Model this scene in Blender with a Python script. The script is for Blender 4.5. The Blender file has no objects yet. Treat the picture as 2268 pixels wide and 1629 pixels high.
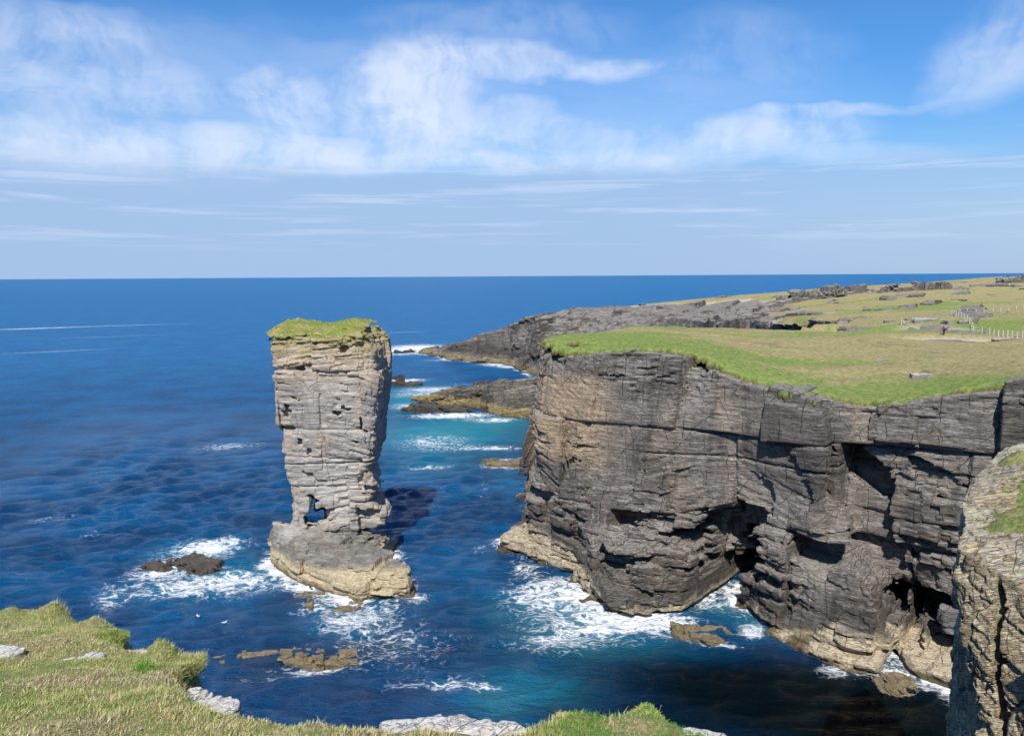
import bpy, math, random
import numpy as np
from mathutils import Matrix, Vector

# ------------------------------------------------------------------ view
F, CU, CV = 1779.0, 1134.0, 814.5          # focal length and centre in 2268x1629 units
PITCH, ROLL = math.radians(6.53), math.radians(0.354)
EYE = np.array([0.0, 0.0, 36.0])
_r0 = np.array([1.0, 0, 0]); _u0 = np.array([0, math.sin(PITCH), math.cos(PITCH)])
FWD = np.array([0, math.cos(PITCH), -math.sin(PITCH)])
RIGHT = math.cos(ROLL) * _r0 - math.sin(ROLL) * _u0
UP = math.cos(ROLL) * _u0 + math.sin(ROLL) * _r0

def ray(u, v):
    return RIGHT * (u - CU) / F - UP * (v - CV) / F + FWD
def at_z(u, v, z=0.0):
    d = ray(u, v); return EYE + d * ((z - EYE[2]) / d[2])
def at_y(u, v, y):
    d = ray(u, v); return EYE + d * (y / d[1])
def uyz(u, Y, z):
    """plan point at depth Y and height z seen in column u"""
    v = CV
    for _ in range(6):
        p = at_y(u, v, Y); v += (p[2] - z) / Y * F
    p = at_y(u, v, Y); return (p[0], p[1])

scene = bpy.context.scene
COL = scene.collection
rng = np.random.default_rng(11)

# ------------------------------------------------------------------ objects
def tag(o, label=None, cat=None, group=None, kind=None):
    if label: o["label"] = label
    if cat: o["category"] = cat
    if group: o["group"] = group
    if kind: o["kind"] = kind
    return o
def empty(name, loc, rz=0.0):
    o = bpy.data.objects.new(name, None); COL.objects.link(o)
    o.location = loc; o.rotation_euler = (0, 0, rz); o.empty_display_size = 0.3
    return o
def mesh_obj(name, verts, faces, mat, parent=None, smooth=False, attrs=None, loc=None):
    """faces: (n,3) or (n,4) int array, or list of arrays"""
    if not isinstance(faces, (list, tuple)): faces = [faces]
    me = bpy.data.meshes.new(name)
    V = np.asarray(verts, np.float32)
    fl = [np.asarray(f, np.int32) for f in faces if len(f)]
    li = np.concatenate([f.ravel() for f in fl])
    tot = np.concatenate([np.full(len(f), f.shape[1], np.int32) for f in fl])
    st = np.concatenate([[0], np.cumsum(tot)[:-1]]).astype(np.int32)
    me.vertices.add(len(V)); me.vertices.foreach_set("co", V.ravel())
    me.loops.add(len(li)); me.loops.foreach_set("vertex_index", li)
    me.polygons.add(len(tot)); me.polygons.foreach_set("loop_start", st)
    me.polygons.foreach_set("use_smooth", np.full(len(tot), bool(smooth)))
    if attrs:
        for k, a in attrs.items():
            at = me.attributes.new(k, 'FLOAT', 'POINT')
            a = np.broadcast_to(np.asarray(a, np.float32), (len(V),))
            at.data.foreach_set("value", np.ascontiguousarray(a))
    me.update(calc_edges=True); me.validate()
    if mat: me.materials.append(mat)
    o = bpy.data.objects.new(name, me); COL.objects.link(o)
    if parent: o.parent = parent
    if loc is not None: o.location = loc
    return o

# ------------------------------------------------------------------ noise
_T3 = rng.random((64, 64, 64)).astype(np.float32)
_TH = rng.random(8192).astype(np.float32)
def vnoise(x, y, z):
    x = np.asarray(x, np.float32); y = np.asarray(y, np.float32); z = np.asarray(z, np.float32)
    x, y, z = np.broadcast_arrays(x, y, z)
    fx, fy, fz = np.floor(x), np.floor(y), np.floor(z)
    i, j, k = fx.astype(np.int32), fy.astype(np.int32), fz.astype(np.int32)
    x = x - fx; y = y - fy; z = z - fz
    x = x * x * (3 - 2 * x); y = y * y * (3 - 2 * y); z = z * z * (3 - 2 * z)
    i0, j0, k0 = i & 63, j & 63, k & 63; i1, j1, k1 = (i + 1) & 63, (j + 1) & 63, (k + 1) & 63
    T = _T3
    a = T[i0, j0, k0] * (1 - x) + T[i1, j0, k0] * x
    b = T[i0, j1, k0] * (1 - x) + T[i1, j1, k0] * x
    c = T[i0, j0, k1] * (1 - x) + T[i1, j0, k1] * x
    d = T[i0, j1, k1] * (1 - x) + T[i1, j1, k1] * x
    return (a * (1 - y) + b * y) * (1 - z) + (c * (1 - y) + d * y) * z      # 0..1
def fbm(x, y, z=0.0, o=4, g=0.5):
    s = 0; a = 1.0; t = 0
    for n in range(o):
        f = 2.03 ** n
        s = s + a * (vnoise(x * f + 17.3 * n, y * f + 5.1 * n, np.asarray(z) * f + 9.7 * n) - 0.5); t += a; a *= g
    return s / t * 2                                                           # about -1..1
def sstep(a, b, x):
    t = np.clip((x - a) / (b - a), 0, 1); return t * t * (3 - 2 * t)

def poly_sdf(P, X, Y):
    """signed distance (negative inside) to a closed polygon"""
    P = np.asarray(P, np.float32); n = len(P)
    d = np.full(X.shape, 1e9, np.float32); s = np.ones(X.shape, bool)
    for i in range(n):
        a, b = P[i], P[(i + 1) % n]; e = b - a
        wx, wy = X - a[0], Y - a[1]
        t = np.clip((wx * e[0] + wy * e[1]) / max(float(e @ e), 1e-9), 0, 1)
        d = np.minimum(d, (wx - e[0] * t) ** 2 + (wy - e[1] * t) ** 2)
        if abs(e[1]) > 1e-9:
            c = ((a[1] <= Y) & (b[1] > Y)) | ((b[1] <= Y) & (a[1] > Y))
            xi = a[0] + (Y - a[1]) * e[0] / e[1]
            s ^= c & (X < xi)
    d = np.sqrt(d); return np.where(s, d, -d)

# ------------------------------------------------------------------ bedded, jointed rock
def strata(a, b, zz, seed, tmin, tmax, wmin, wmax, facet=0.0):
    r = np.random.default_rng(seed)
    th = r.uniform(tmin, tmax, int(160 / tmin)); bd = np.cumsum(th) - 60
    k = np.searchsorted(bd, zz).astype(np.int32); k = np.clip(k, 1, len(bd) - 1)
    dz = np.minimum(zz - bd[k - 1], bd[k] - zz)
    w = r.uniform(wmin, wmax, len(bd) + 1)[k]; oa = r.uniform(0, 50, len(bd) + 1)[k]; ob = r.uniform(0, 50, len(bd) + 1)[k]
    qa = (a + oa) / w; qb = (b + ob) / w
    fz = (zz - bd[k - 1]) - .5 * th[np.minimum(k, len(th) - 1)]
    ca = np.floor(qa); cb = np.floor(qb)
    da = np.minimum(qa - ca, 1 - (qa - ca)) * w
    h = (k * 73856093) ^ (ca.astype(np.int32) * 19349663) ^ (cb.astype(np.int32) * 83492791)
    v = _TH[h & 8191]
    if facet > 0:
        v = v + facet * ((_TH[(h >> 3) & 8191] - .5) * (qa - ca - .5) * w + (_TH[(h >> 5) & 8191] - .5) * fz)
    return v, _TH[(h >> 7) & 8191], dz, da
def rockify(d, x, y, z, ang, seed, A=(1.0, .45, .16), S=1.0, dip=0.06, smooth_zones=0.5, groove=.14, tilt=0.5, rough_add=0.0, tone=False, L1=(3.2, 7.5, 5, 11), L2=(.7, 2.3, 1.8, 5.5)):
    """adds bedding ledges, joint blocks and notches to a distance d (metres)"""
    ca, sa = math.cos(ang), math.sin(ang)
    wx = fbm(x * .08 / S, y * .08 / S, z * .08 / S, 2)
    wz = fbm(x * .05 / S + 31, y * .05 / S, z * .12 / S + 7, 2)
    a = x * ca + y * sa + .55 * S * wx; b = -x * sa + y * ca + .5 * S * wz
    zz = z + dip * a + .3 * S * wz
    v1, t1, dz1, da1 = strata(a, b, zz, seed, L1[0] * S, L1[1] * S, L1[2] * S, L1[3] * S, .32)
    out = d + A[0] * (v1 - .5)
    rough = sstep(.5 - smooth_zones * .35, .5 + smooth_zones * .35, vnoise(x * .11 / S + 3 * seed, y * .11 / S, z * .16 / S)) if smooth_zones > 0 else 1.0
    rough = np.clip(rough + rough_add, 0, 1.25)
    sl = np.where(t1 < .45, 0.0, (t1 - .7) * tilt * 2).astype(np.float32)
    z2 = zz + sl * a
    v2, t2, dz2, da2 = strata(a, b, z2, seed + 1, L2[0] * S, L2[1] * S, L2[2] * S, L2[3] * S, .3)
    out = out + A[1] * (v2 - .5) * (.14 + 1.0 * rough)
    if tone:
        return np.clip(.5 + .55 * (v1 - .5) + .55 * (v2 - .5) * (.3 + .7 * rough) + .25 * (t2 - .5), 0, 1)
    v3, t3, dz3, da3 = strata(a + .3 * fbm(x, y, z, 2), b, z2, seed + 2, .22 * S, .6 * S, .7 * S, 2.6 * S)
    out = out + A[2] * (v3 - .5) * (.35 + .9 * rough)
    out = out + groove * np.exp(-(dz2 / (.14 * S)) ** 2) * (.12 + .88 * rough) + groove * 1.5 * np.exp(-(dz1 / (.16 * S)) ** 2)
    out = out + groove * 1.3 * np.exp(-(da1 / (.13 * S)) ** 2) + groove * .8 * np.exp(-(da2 / (.1 * S)) ** 2) * (.2 + .8 * rough)
    out = out + .055 * S * fbm(x * .9 / S, y * .9 / S, z * 1.3 / S, 3)
    return out

# ------------------------------------------------------------------ volumes to meshes
def surface_nets(G, org, h):
    ins = G < 0
    s = np.zeros(tuple(n - 1 for n in G.shape), np.int8)
    for i in (0, 1):
        for j in (0, 1):
            for k in (0, 1):
                s += ins[i:G.shape[0] - 1 + i, j:G.shape[1] - 1 + j, k:G.shape[2] - 1 + k]
    m = (s > 0) & (s < 8)
    I, J, K = np.nonzero(m)
    idx = np.full(m.shape, -1, np.int32); idx[I, J, K] = np.arange(len(I))
    acc = np.zeros((len(I), 3), np.float32); cnt = np.zeros(len(I), np.float32)
    cor = [(i, j, k) for i in (0, 1) for j in (0, 1) for k in (0, 1)]
    val = {c: G[I + c[0], J + c[1], K + c[2]] for c in cor}
    for c in cor:
        for ax in range(3):
            if c[ax]: continue
            e = list(c); e[ax] = 1; e = tuple(e)
            fa, fb = val[c], val[e]; cr = (fa < 0) != (fb < 0)
            t = np.where(cr, fa / np.where(cr, fa - fb, 1), 0)
            for q in range(3):
                acc[:, q] += np.where(cr, c[q] + (t if q == ax else 0), 0)
            cnt += cr
    V = acc / cnt[:, None] + np.stack([I, J, K], 1)
    V = V * h + np.asarray(org)
    quads = []
    nx, ny, nz = G.shape
    def add(A, B, cells):
        i, j, k = np.nonzero(A != B); return i, j, k
    a = ins[:-1, 1:-1, 1:-1]; b = ins[1:, 1:-1, 1:-1]
    i, j, k = np.nonzero(a != b); j += 1; k += 1; f = a[i, j - 1, k - 1]
    q = np.stack([idx[i, j - 1, k - 1], idx[i, j, k - 1], idx[i, j, k], idx[i, j - 1, k]], 1); q[~f] = q[~f][:, ::-1]; quads.append(q)
    a = ins[1:-1, :-1, 1:-1]; b = ins[1:-1, 1:, 1:-1]
    i, j, k = np.nonzero(a != b); i += 1; k += 1; f = a[i - 1, j, k - 1]
    q = np.stack([idx[i - 1, j, k - 1], idx[i - 1, j, k], idx[i, j, k], idx[i, j, k - 1]], 1); q[~f] = q[~f][:, ::-1]; quads.append(q)
    a = ins[1:-1, 1:-1, :-1]; b = ins[1:-1, 1:-1, 1:]
    i, j, k = np.nonzero(a != b); i += 1; j += 1; f = a[i - 1, j - 1, k]
    q = np.stack([idx[i - 1, j - 1, k], idx[i, j - 1, k], idx[i, j, k], idx[i - 1, j, k]], 1); q[~f] = q[~f][:, ::-1]; quads.append(q)
    return V.astype(np.float32), np.concatenate(quads)

def volume(lo, hi, h, base, detail, band=2.2):
    """base(X(nx,ny,1), Y, z(1,1,nz)) -> full array; detail(d,x,y,z) on the narrow band"""
    n = [int(math.ceil((hi[q] - lo[q]) / h)) + 1 for q in range(3)]
    ax = [(lo[q] + h * np.arange(n[q])).astype(np.float32) for q in range(3)]
    G = base(ax[0][:, None, None], ax[1][None, :, None], ax[2][None, None, :]).astype(np.float32)
    G = np.array(np.broadcast_to(G, n), np.float32, order="C")
    f = np.nonzero(np.abs(G.ravel()) < band)[0]
    i, j, k = np.unravel_index(f, G.shape)
    g = G.ravel(); CH = 2000000
    for c in range(0, len(f), CH):
        s = slice(c, c + CH)
        g[f[s]] = detail(g[f[s]], ax[0][i[s]], ax[1][j[s]], ax[2][k[s]])
    G = g.reshape(n)
    for q in ((0, slice(None), slice(None)), (-1, slice(None), slice(None)), (slice(None), 0, slice(None)), (slice(None), -1, slice(None)), (slice(None), slice(None), 0)):
        G[q] = np.maximum(G[q], h * .5)
    return surface_nets(G, lo, h)
def levels(L):
    """L: list of (z, polygon); returns base function, linear blend of plan distances"""
    def fn(X, Y, Z):
        Xf, Yf = np.broadcast_arrays(X[:, :, 0], Y[:, :, 0])
        D = [poly_sdf(P, Xf, Yf) for _, P in L]; zs = [z for z, _ in L]
        z = Z[0, 0]
        i = np.clip(np.searchsorted(zs, z) - 1, 0, len(zs) - 2)
        out = np.empty(Xf.shape + (len(z),), np.float32)
        for q in range(len(z)):
            a = i[q]; t = min(max((z[q] - zs[a]) / (zs[a + 1] - zs[a]), 0), 1)
            out[:, :, q] = D[a] * (1 - t) + D[a + 1] * t
        return out
    return fn
class Frame:
    """vertical plane through two plan points; prisms traced on it are cut along its normal"""
    def __init__(s, A, B):
        s.o = np.array(A, float); t = np.array(B, float) - s.o; s.t = t / np.hypot(*t); s.n = np.array([s.t[1], -s.t[0]])   # n points to the viewer
        if s.n @ (-s.o) < 0: s.n = -s.n
    def pt(s, u, v):
        d = ray(u, v); k = (s.n @ s.o) / (s.n @ d[:2]); p = EYE + d * k
        return ((p[:2] - s.o) @ s.t, p[2])
    def prism(s, uv, depth, x, y, z, out=6.0):
        P = [s.pt(*q) for q in uv]
        a = (x - s.o[0]) * s.t[0] + (y - s.o[1]) * s.t[1]; b = (x - s.o[0]) * s.n[0] + (y - s.o[1]) * s.n[1]
        P = np.array(P); c = P.mean(0); r = np.hypot(*(P - c).T).max() + 3
        sel = (np.hypot(a - c[0], z - c[1]) < r) & (b > -depth - 3) & (b < out + 3)
        res = np.full(a.shape, 9.0, np.float32)
        if sel.any():
            d2 = poly_sdf(P, a[sel], z[sel])
            res[sel] = np.maximum(d2, np.maximum(-depth - b[sel], b[sel] - out))
        return res
# ------------------------------------------------------------------ materials
class NT:
    def __init__(s, name):
        s.m = bpy.data.materials.new(name); s.m.use_nodes = True
        s.t = s.m.node_tree; s.t.nodes.clear()
        s.out = s.t.nodes.new('ShaderNodeOutputMaterial')
    def n(s, typ, ins=None, **kw):
        nd = s.t.nodes.new(typ)
        for k, v in kw.items(): setattr(nd, k, v)
        for k, v in (ins or {}).items(): s.set(nd.inputs[k], v)
        return nd
    def set(s, sock, v):
        if isinstance(v, bpy.types.NodeSocket): s.t.links.new(v, sock)
        elif isinstance(v, bpy.types.Node): s.t.links.new(v.outputs[0], sock)
        else:
            if hasattr(sock.default_value, '__len__') and not hasattr(v, '__len__'): v = [v] * len(sock.default_value)
            if hasattr(sock.default_value, '__len__') and len(sock.default_value) == 4 and len(v) == 3: v = (*v, 1)
            sock.default_value = v
    def math(s, op, a, b=0.0, c=None):
        nd = s.n('ShaderNodeMath', operation=op); s.set(nd.inputs[0], a); s.set(nd.inputs[1], b)
        if c is not None: s.set(nd.inputs[2], c)
        return nd.outputs[0]
    def rng(s, v, a, b, c=0.0, d=1.0, smooth=True):
        nd = s.n('ShaderNodeMapRange', interpolation_type='SMOOTHSTEP' if smooth else 'LINEAR', clamp=True)
        for q, w in zip(range(5), (v, a, b, c, d)): s.set(nd.inputs[q], w)
        return nd.outputs[0]
    def mix(s, f, a, b, mode='MIX'):
        nd = s.n('ShaderNodeMix', data_type='RGBA', blend_type=mode)
        s.set(nd.inputs[0], f); s.set(nd.inputs[6], a); s.set(nd.inputs[7], b); return nd.outputs[2]
    def coords(s):
        return s.n('ShaderNodeTexCoord').outputs['Object']
    def mapped(s, vec, scale=(1, 1, 1), rot=(0, 0, 0), loc=(0, 0, 0)):
        return s.n('ShaderNodeMapping', {0: vec, 1: loc, 2: rot, 3: scale}).outputs[0]
    def noise(s, vec, scale, detail=4, rough=.55, dist=0.0):
        return s.n('ShaderNodeTexNoise', {'Vector': vec, 'Scale': scale, 'Detail': detail, 'Roughness': rough, 'Distortion': dist}).outputs['Fac']
    def voro(s, vec, scale, feature='F1', rand=1.0):
        return s.n('ShaderNodeTexVoronoi', {'Vector': vec, 'Scale': scale, 'Randomness': rand}, feature=feature).outputs['Distance']
    def bump(s, h, strength, dist, normal=None):
        ins = {'Height': h, 'Strength': strength, 'Distance': dist}
        if normal is not None: ins['Normal'] = normal
        return s.n('ShaderNodeBump', ins).outputs[0]
    def attr(s, name):
        return s.n('ShaderNodeAttribute', attribute_name=name).outputs['Fac']
    def bsdf(s, col, rough=.9, normal=None, spec=.3, **kw):
        ins = {'Base Color': col, 'Roughness': rough, 'Specular IOR Level': spec}
        if normal is not None: ins['Normal'] = normal
        ins.update(kw)
        b = s.n('ShaderNodeBsdfPrincipled', ins); s.t.links.new(b.outputs[0], s.out.inputs[0]); return b

def plain(name, col, rough=.7, var=.15, scale=20.0, spec=.3):
    t = NT(name); c = t.coords(); n = t.noise(c, scale, 4)
    d = tuple(q * (1 - var) for q in col); l = tuple(min(1, q * (1 + var)) for q in col)
    t.bsdf(t.mix(n, d, l), rough, t.bump(n, .3, .01), spec); return t.m

def rock_mat(name, base=((.19, .17, .155), (.30, .28, .26)), S=1.0, tide=True, tan=(.40, .30, .15), ochre=.25, stain=.5, top_lichen=None, pale_top=(.40, .38, .33), lichen=0.0, attr_tint=False, dark_band=5.0, tan_top=2.3, rot=(0, 0, 0), bump=1.0, part=.68):
    t = NT(name); co = t.coords(); P = t.mapped(co, rot=rot)
    sep = t.n('ShaderNodeSeparateXYZ', {0: co}); z = sep.outputs[2]
    big = t.noise(co, .11 / S, 3); mid = t.noise(co, .5 / S, 5, .6); fine = t.noise(co, 3.2 / S, 6, .65)
    warp = t.mapped(P, scale=(.16 / S, .16 / S, 2.2 / S))
    bed = t.noise(warp, 1.0, 6, .62, .35)
    warp2 = t.mapped(P, scale=(.5 / S, .5 / S, 7.5 / S), rot=(.0, .14, 0.0))
    bed2 = t.noise(warp2, 1.0, 4, .6, .25)
    col = t.mix(t.math('ADD', t.math('MULTIPLY', t.rng(bed, .3, .7), .55), t.math('MULTIPLY', t.rng(mid, .35, .65), .45)), base[0], base[1])
    col = t.mix(t.math('MULTIPLY', t.rng(mid, .48, .72), .55), col, tuple(q * 1.28 for q in base[1]))
    col = t.mix(t.math('MULTIPLY', t.rng(fine, .45, .75), .35), col, tuple(q * .62 for q in base[0]))
    tnv = t.attr('tone')
    col = t.mix(t.rng(tnv, .5, .12, 0, .6), col, tuple(q * .52 for q in base[0]))
    col = t.mix(t.rng(tnv, .55, .9, 0, .55), col, tuple(min(1, q * 1.35) for q in base[1]))
    # run-off stains, in long vertical tongues
    st = t.noise(t.mapped(co, scale=(.55 / S, .55 / S, .06 / S)), 1.0, 5, .6, .2)
    col = t.mix(t.math('MULTIPLY', t.math('MULTIPLY', t.rng(st, .50, .66), t.rng(big, .35, .6)), stain), col, (.085, .078, .072))
    if ochre > 0:
        oc = t.noise(t.mapped(co, scale=(.22 / S, .22 / S, .1 / S), loc=(7, 3, 1)), 1.0, 4, .6)
        f = t.math('MULTIPLY', t.rng(oc, .5, .68), ochre)
        if attr_tint: f = t.math('MAXIMUM', f, t.math('MULTIPLY', t.attr('tint'), t.rng(mid, .25, .6, .45, .95)))
        col = t.mix(f, col, (.50, .37, .245))
    # thin dark partings between beds
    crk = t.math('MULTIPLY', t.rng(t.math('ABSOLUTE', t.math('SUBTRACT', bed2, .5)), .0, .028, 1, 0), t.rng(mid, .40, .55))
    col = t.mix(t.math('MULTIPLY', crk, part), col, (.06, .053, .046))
    # straight joints: families of planes, broken up so that no crack runs on for ever
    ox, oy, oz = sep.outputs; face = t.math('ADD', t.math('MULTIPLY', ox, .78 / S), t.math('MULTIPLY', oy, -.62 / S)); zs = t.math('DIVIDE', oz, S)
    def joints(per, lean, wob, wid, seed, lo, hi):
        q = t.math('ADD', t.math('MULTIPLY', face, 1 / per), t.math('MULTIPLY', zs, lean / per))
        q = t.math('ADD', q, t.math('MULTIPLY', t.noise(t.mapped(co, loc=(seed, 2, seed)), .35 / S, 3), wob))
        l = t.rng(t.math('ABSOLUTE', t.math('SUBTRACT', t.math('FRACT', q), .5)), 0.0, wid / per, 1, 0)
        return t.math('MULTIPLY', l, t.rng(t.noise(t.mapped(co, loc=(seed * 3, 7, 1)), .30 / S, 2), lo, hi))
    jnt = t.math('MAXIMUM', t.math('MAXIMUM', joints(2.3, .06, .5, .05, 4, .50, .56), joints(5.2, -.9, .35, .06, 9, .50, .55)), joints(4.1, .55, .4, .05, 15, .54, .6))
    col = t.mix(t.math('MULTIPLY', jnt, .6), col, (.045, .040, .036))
    # paler weathered tops
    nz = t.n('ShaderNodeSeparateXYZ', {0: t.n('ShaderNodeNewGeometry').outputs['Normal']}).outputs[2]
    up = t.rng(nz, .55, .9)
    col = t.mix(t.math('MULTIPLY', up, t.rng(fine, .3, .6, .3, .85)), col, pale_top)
    if lichen > 0:
        ln = t.noise(co, 4.5, 7, .7); lf = t.math('MULTIPLY', t.rng(ln, .47, .58), lichen)
        lb = t.noise(co, .5, 3); lf = t.math('MULTIPLY', lf, t.rng(lb, .36, .58))
        col = t.mix(lf, col, (.55, .53, .36))
        l2 = t.noise(t.mapped(co, loc=(9, 9, 9)), 2.2, 5, .6)
        col = t.mix(t.math('MULTIPLY', t.rng(l2, .62, .68), .5), col, (.46, .27, .05))
    if top_lichen:
        zt = t.math('ADD', z, t.math('MULTIPLY', t.math('SUBTRACT', mid, .5), 5.0))
        f = t.math('MULTIPLY', t.rng(zt, top_lichen[0], top_lichen[1]), t.rng(fine, .32, .58, .35, 1.0))
        g = t.mix(t.rng(t.noise(co, 1.3, 4), .4, .65), (.235, .235, .075), (.34, .25, .06))
        col = t.mix(f, col, g)
    if tide:
        zt = t.math('SUBTRACT', t.math('ADD', z, t.math('MULTIPLY', t.math('SUBTRACT', t.noise(co, .35, 4), .5), 2.6)), t.attr('tide'))
        b1 = t.math('MULTIPLY', t.rng(zt, dark_band, dark_band * .62), .72)
        col = t.mix(t.math('MULTIPLY', b1, t.rng(bed2, .3, .6, .55, 1)), col, (.075, .066, .056))
        tn = t.mix(t.rng(fine, .35, .65), tuple(q * .8 for q in tan), tuple(q * 1.2 for q in tan))
        col = t.mix(t.rng(zt, tan_top + .5, tan_top - .5), col, tn)
        col = t.mix(t.rng(t.math('ADD', zt, t.attr('tide')), .75, .15), col, (.13, .10, .055))
    steps = t.math('ADD', t.math('ADD', t.rng(bed, .40, .43), t.rng(bed, .49, .52)), t.math('ADD', t.rng(bed, .57, .60), t.rng(bed2, .48, .54)))
    h = t.math('ADD', t.math('MULTIPLY', steps, .16), t.math('MULTIPLY', bed, .25))
    h = t.math('SUBTRACT', h, t.math('MULTIPLY', crk, .25))
    h = t.math('SUBTRACT', h, t.math('MULTIPLY', jnt, .5))
    h = t.math('ADD', h, t.math('MULTIPLY', fine, .30))
    nb = t.bump(h, 1.0 * bump, .5 * S)
    t.bsdf(col, .92, nb, .25)
    return t.m

def turf_mat(name, fresh=(.195, .295, .055), straw=(.40, .325, .16), brown=(.20, .145, .085), bright=(.13, .32, .035), S=1.0, strawness=.5):
    t = NT(name); co = t.coords()
    a = t.noise(t.mapped(co, scale=(.045 / S, .075 / S, .05)), 1, 5, .6, .4); b = t.noise(t.mapped(co, scale=(.16 / S, .22 / S, .1), loc=(5, 1, 0)), 1, 5, .65)
    c = t.noise(co, 1.9 / S, 7, .72); d = t.noise(co, 7 / S, 4, .7); dry = t.attr('dry')
    f = t.math('ADD', t.math('MULTIPLY', a, .55), t.math('MULTIPLY', b, .45)); f = t.math('ADD', f, t.math('SUBTRACT', dry, .5))
    col = t.mix(t.rng(f, strawness - .09, strawness + .12), fresh, straw)
    col = t.mix(t.math('MULTIPLY', t.rng(b, .57, .68), t.rng(dry, .3, .7, .15, .8)), col, brown)
    col = t.mix(t.math('MULTIPLY', t.rng(t.noise(t.mapped(co, scale=(.07, .12, .1), loc=(2, 8, 0)), 1, 3), .56, .7), t.rng(dry, .6, .35)), col, bright)
    col = t.mix(t.math('MULTIPLY', t.rng(c, .42, .66), .6), col, tuple(q * .62 for q in fresh))
    col = t.mix(t.math('MULTIPLY', t.rng(c, .62, .36), .45), col, tuple(min(1, q * 1.18) for q in straw))
    col = t.mix(t.math('MULTIPLY', t.attr('soil'), t.rng(c, .28, .5)), col, (.10, .075, .045))
    col = t.mix(t.attr('bare'), col, t.mix(c, (.42, .36, .29), (.55, .50, .43)))
    h = t.math('ADD', t.math('MULTIPLY', c, .6), t.math('MULTIPLY', d, .4))
    t.bsdf(col, .95, t.bump(h, 1.0, .5 * S), .15); return t.m

M = {}
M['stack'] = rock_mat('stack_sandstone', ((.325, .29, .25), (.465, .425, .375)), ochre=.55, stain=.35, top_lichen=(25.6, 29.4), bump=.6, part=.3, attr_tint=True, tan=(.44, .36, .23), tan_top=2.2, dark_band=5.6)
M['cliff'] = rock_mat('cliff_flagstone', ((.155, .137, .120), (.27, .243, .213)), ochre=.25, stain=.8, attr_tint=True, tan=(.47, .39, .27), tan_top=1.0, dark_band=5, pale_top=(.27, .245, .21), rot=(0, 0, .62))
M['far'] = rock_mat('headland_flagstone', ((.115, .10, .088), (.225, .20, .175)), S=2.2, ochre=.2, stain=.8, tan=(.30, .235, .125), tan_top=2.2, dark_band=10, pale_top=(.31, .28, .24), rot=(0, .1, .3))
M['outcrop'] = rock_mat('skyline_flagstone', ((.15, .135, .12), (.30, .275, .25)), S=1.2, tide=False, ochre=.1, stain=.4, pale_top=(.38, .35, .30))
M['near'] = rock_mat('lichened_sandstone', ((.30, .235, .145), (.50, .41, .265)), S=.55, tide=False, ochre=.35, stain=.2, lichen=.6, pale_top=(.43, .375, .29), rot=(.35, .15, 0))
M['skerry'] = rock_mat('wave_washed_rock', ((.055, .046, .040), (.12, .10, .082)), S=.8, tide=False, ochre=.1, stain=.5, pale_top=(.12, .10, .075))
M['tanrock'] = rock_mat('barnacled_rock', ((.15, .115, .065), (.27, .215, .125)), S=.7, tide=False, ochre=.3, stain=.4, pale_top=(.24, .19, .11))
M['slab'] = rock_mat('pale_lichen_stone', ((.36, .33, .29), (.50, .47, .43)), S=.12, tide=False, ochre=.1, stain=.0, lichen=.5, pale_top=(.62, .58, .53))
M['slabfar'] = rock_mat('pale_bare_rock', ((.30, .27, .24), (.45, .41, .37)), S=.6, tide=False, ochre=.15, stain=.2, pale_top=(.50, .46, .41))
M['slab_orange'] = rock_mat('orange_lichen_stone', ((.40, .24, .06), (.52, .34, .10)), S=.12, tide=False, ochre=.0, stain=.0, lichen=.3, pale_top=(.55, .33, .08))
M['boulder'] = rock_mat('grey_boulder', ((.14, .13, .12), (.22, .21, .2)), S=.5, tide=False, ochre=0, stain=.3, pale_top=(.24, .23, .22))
M['turf'] = turf_mat('coastal_turf')
M['turf_near'] = turf_mat('clifftop_soil', S=.12, strawness=.42)
M['turf_cap'] = turf_mat('stack_turf', S=.5, strawness=.52, fresh=(.16, .22, .04), straw=(.33, .29, .10))
# ------------------------------------------------------------------ light, sky, camera
SUN_EL, SUN_AZ = math.radians(47), math.radians(-172)     # azimuth from +Y towards +X: behind the camera, to its left
SUN = np.array([math.sin(SUN_AZ) * math.cos(SUN_EL), math.cos(SUN_AZ) * math.cos(SUN_EL), math.sin(SUN_EL)])
lamp = bpy.data.lights.new("sun", 'SUN'); lamp.energy = 5.0; lamp.angle = math.radians(.5); lamp.color = (1.0, .955, .89)
so = bpy.data.objects.new("sun", lamp); COL.objects.link(so)
so.rotation_euler = Vector(SUN).to_track_quat('Z', 'Y').to_euler(); so.location = (0, -40, 90)

world = bpy.data.worlds.new("World"); scene.world = world; world.use_nodes = True
W = NT.__new__(NT); W.t = world.node_tree; W.t.nodes.clear(); W.out = W.t.nodes.new('ShaderNodeOutputWorld')
sky = W.n('ShaderNodeTexSky', sky_type='NISHITA', sun_disc=False, sun_elevation=SUN_EL, sun_rotation=SUN_AZ, altitude=40, air_density=1.0, dust_density=.35, ozone_density=2.2)
skyc = W.n('ShaderNodeHueSaturation', {'Hue': .5, 'Saturation': 1.0, 'Value': 1.0, 'Color': sky.outputs[0]}).outputs[0]
tc = W.n('ShaderNodeTexCoord').outputs['Generated']
sp = W.n('ShaderNodeSeparateXYZ', {0: tc}); sx, sy, sz = sp.outputs
az = W.math('ARCTAN2', sx, sy); el = W.math('ARCSINE', sz)
def azel(u, v):
    d = ray(u, v); d = d / np.linalg.norm(d); return math.atan2(d[0], d[1]), math.asin(d[2])
ae = W.n('ShaderNodeCombineXYZ', {0: az, 1: el, 2: 0.0}).outputs[0]
wn = W.n('ShaderNodeTexNoise', {'Vector': W.mapped(ae, (4, 9, 1)), 'Scale': 1.0, 'Detail': 4.0, 'Roughness': .55})
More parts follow.
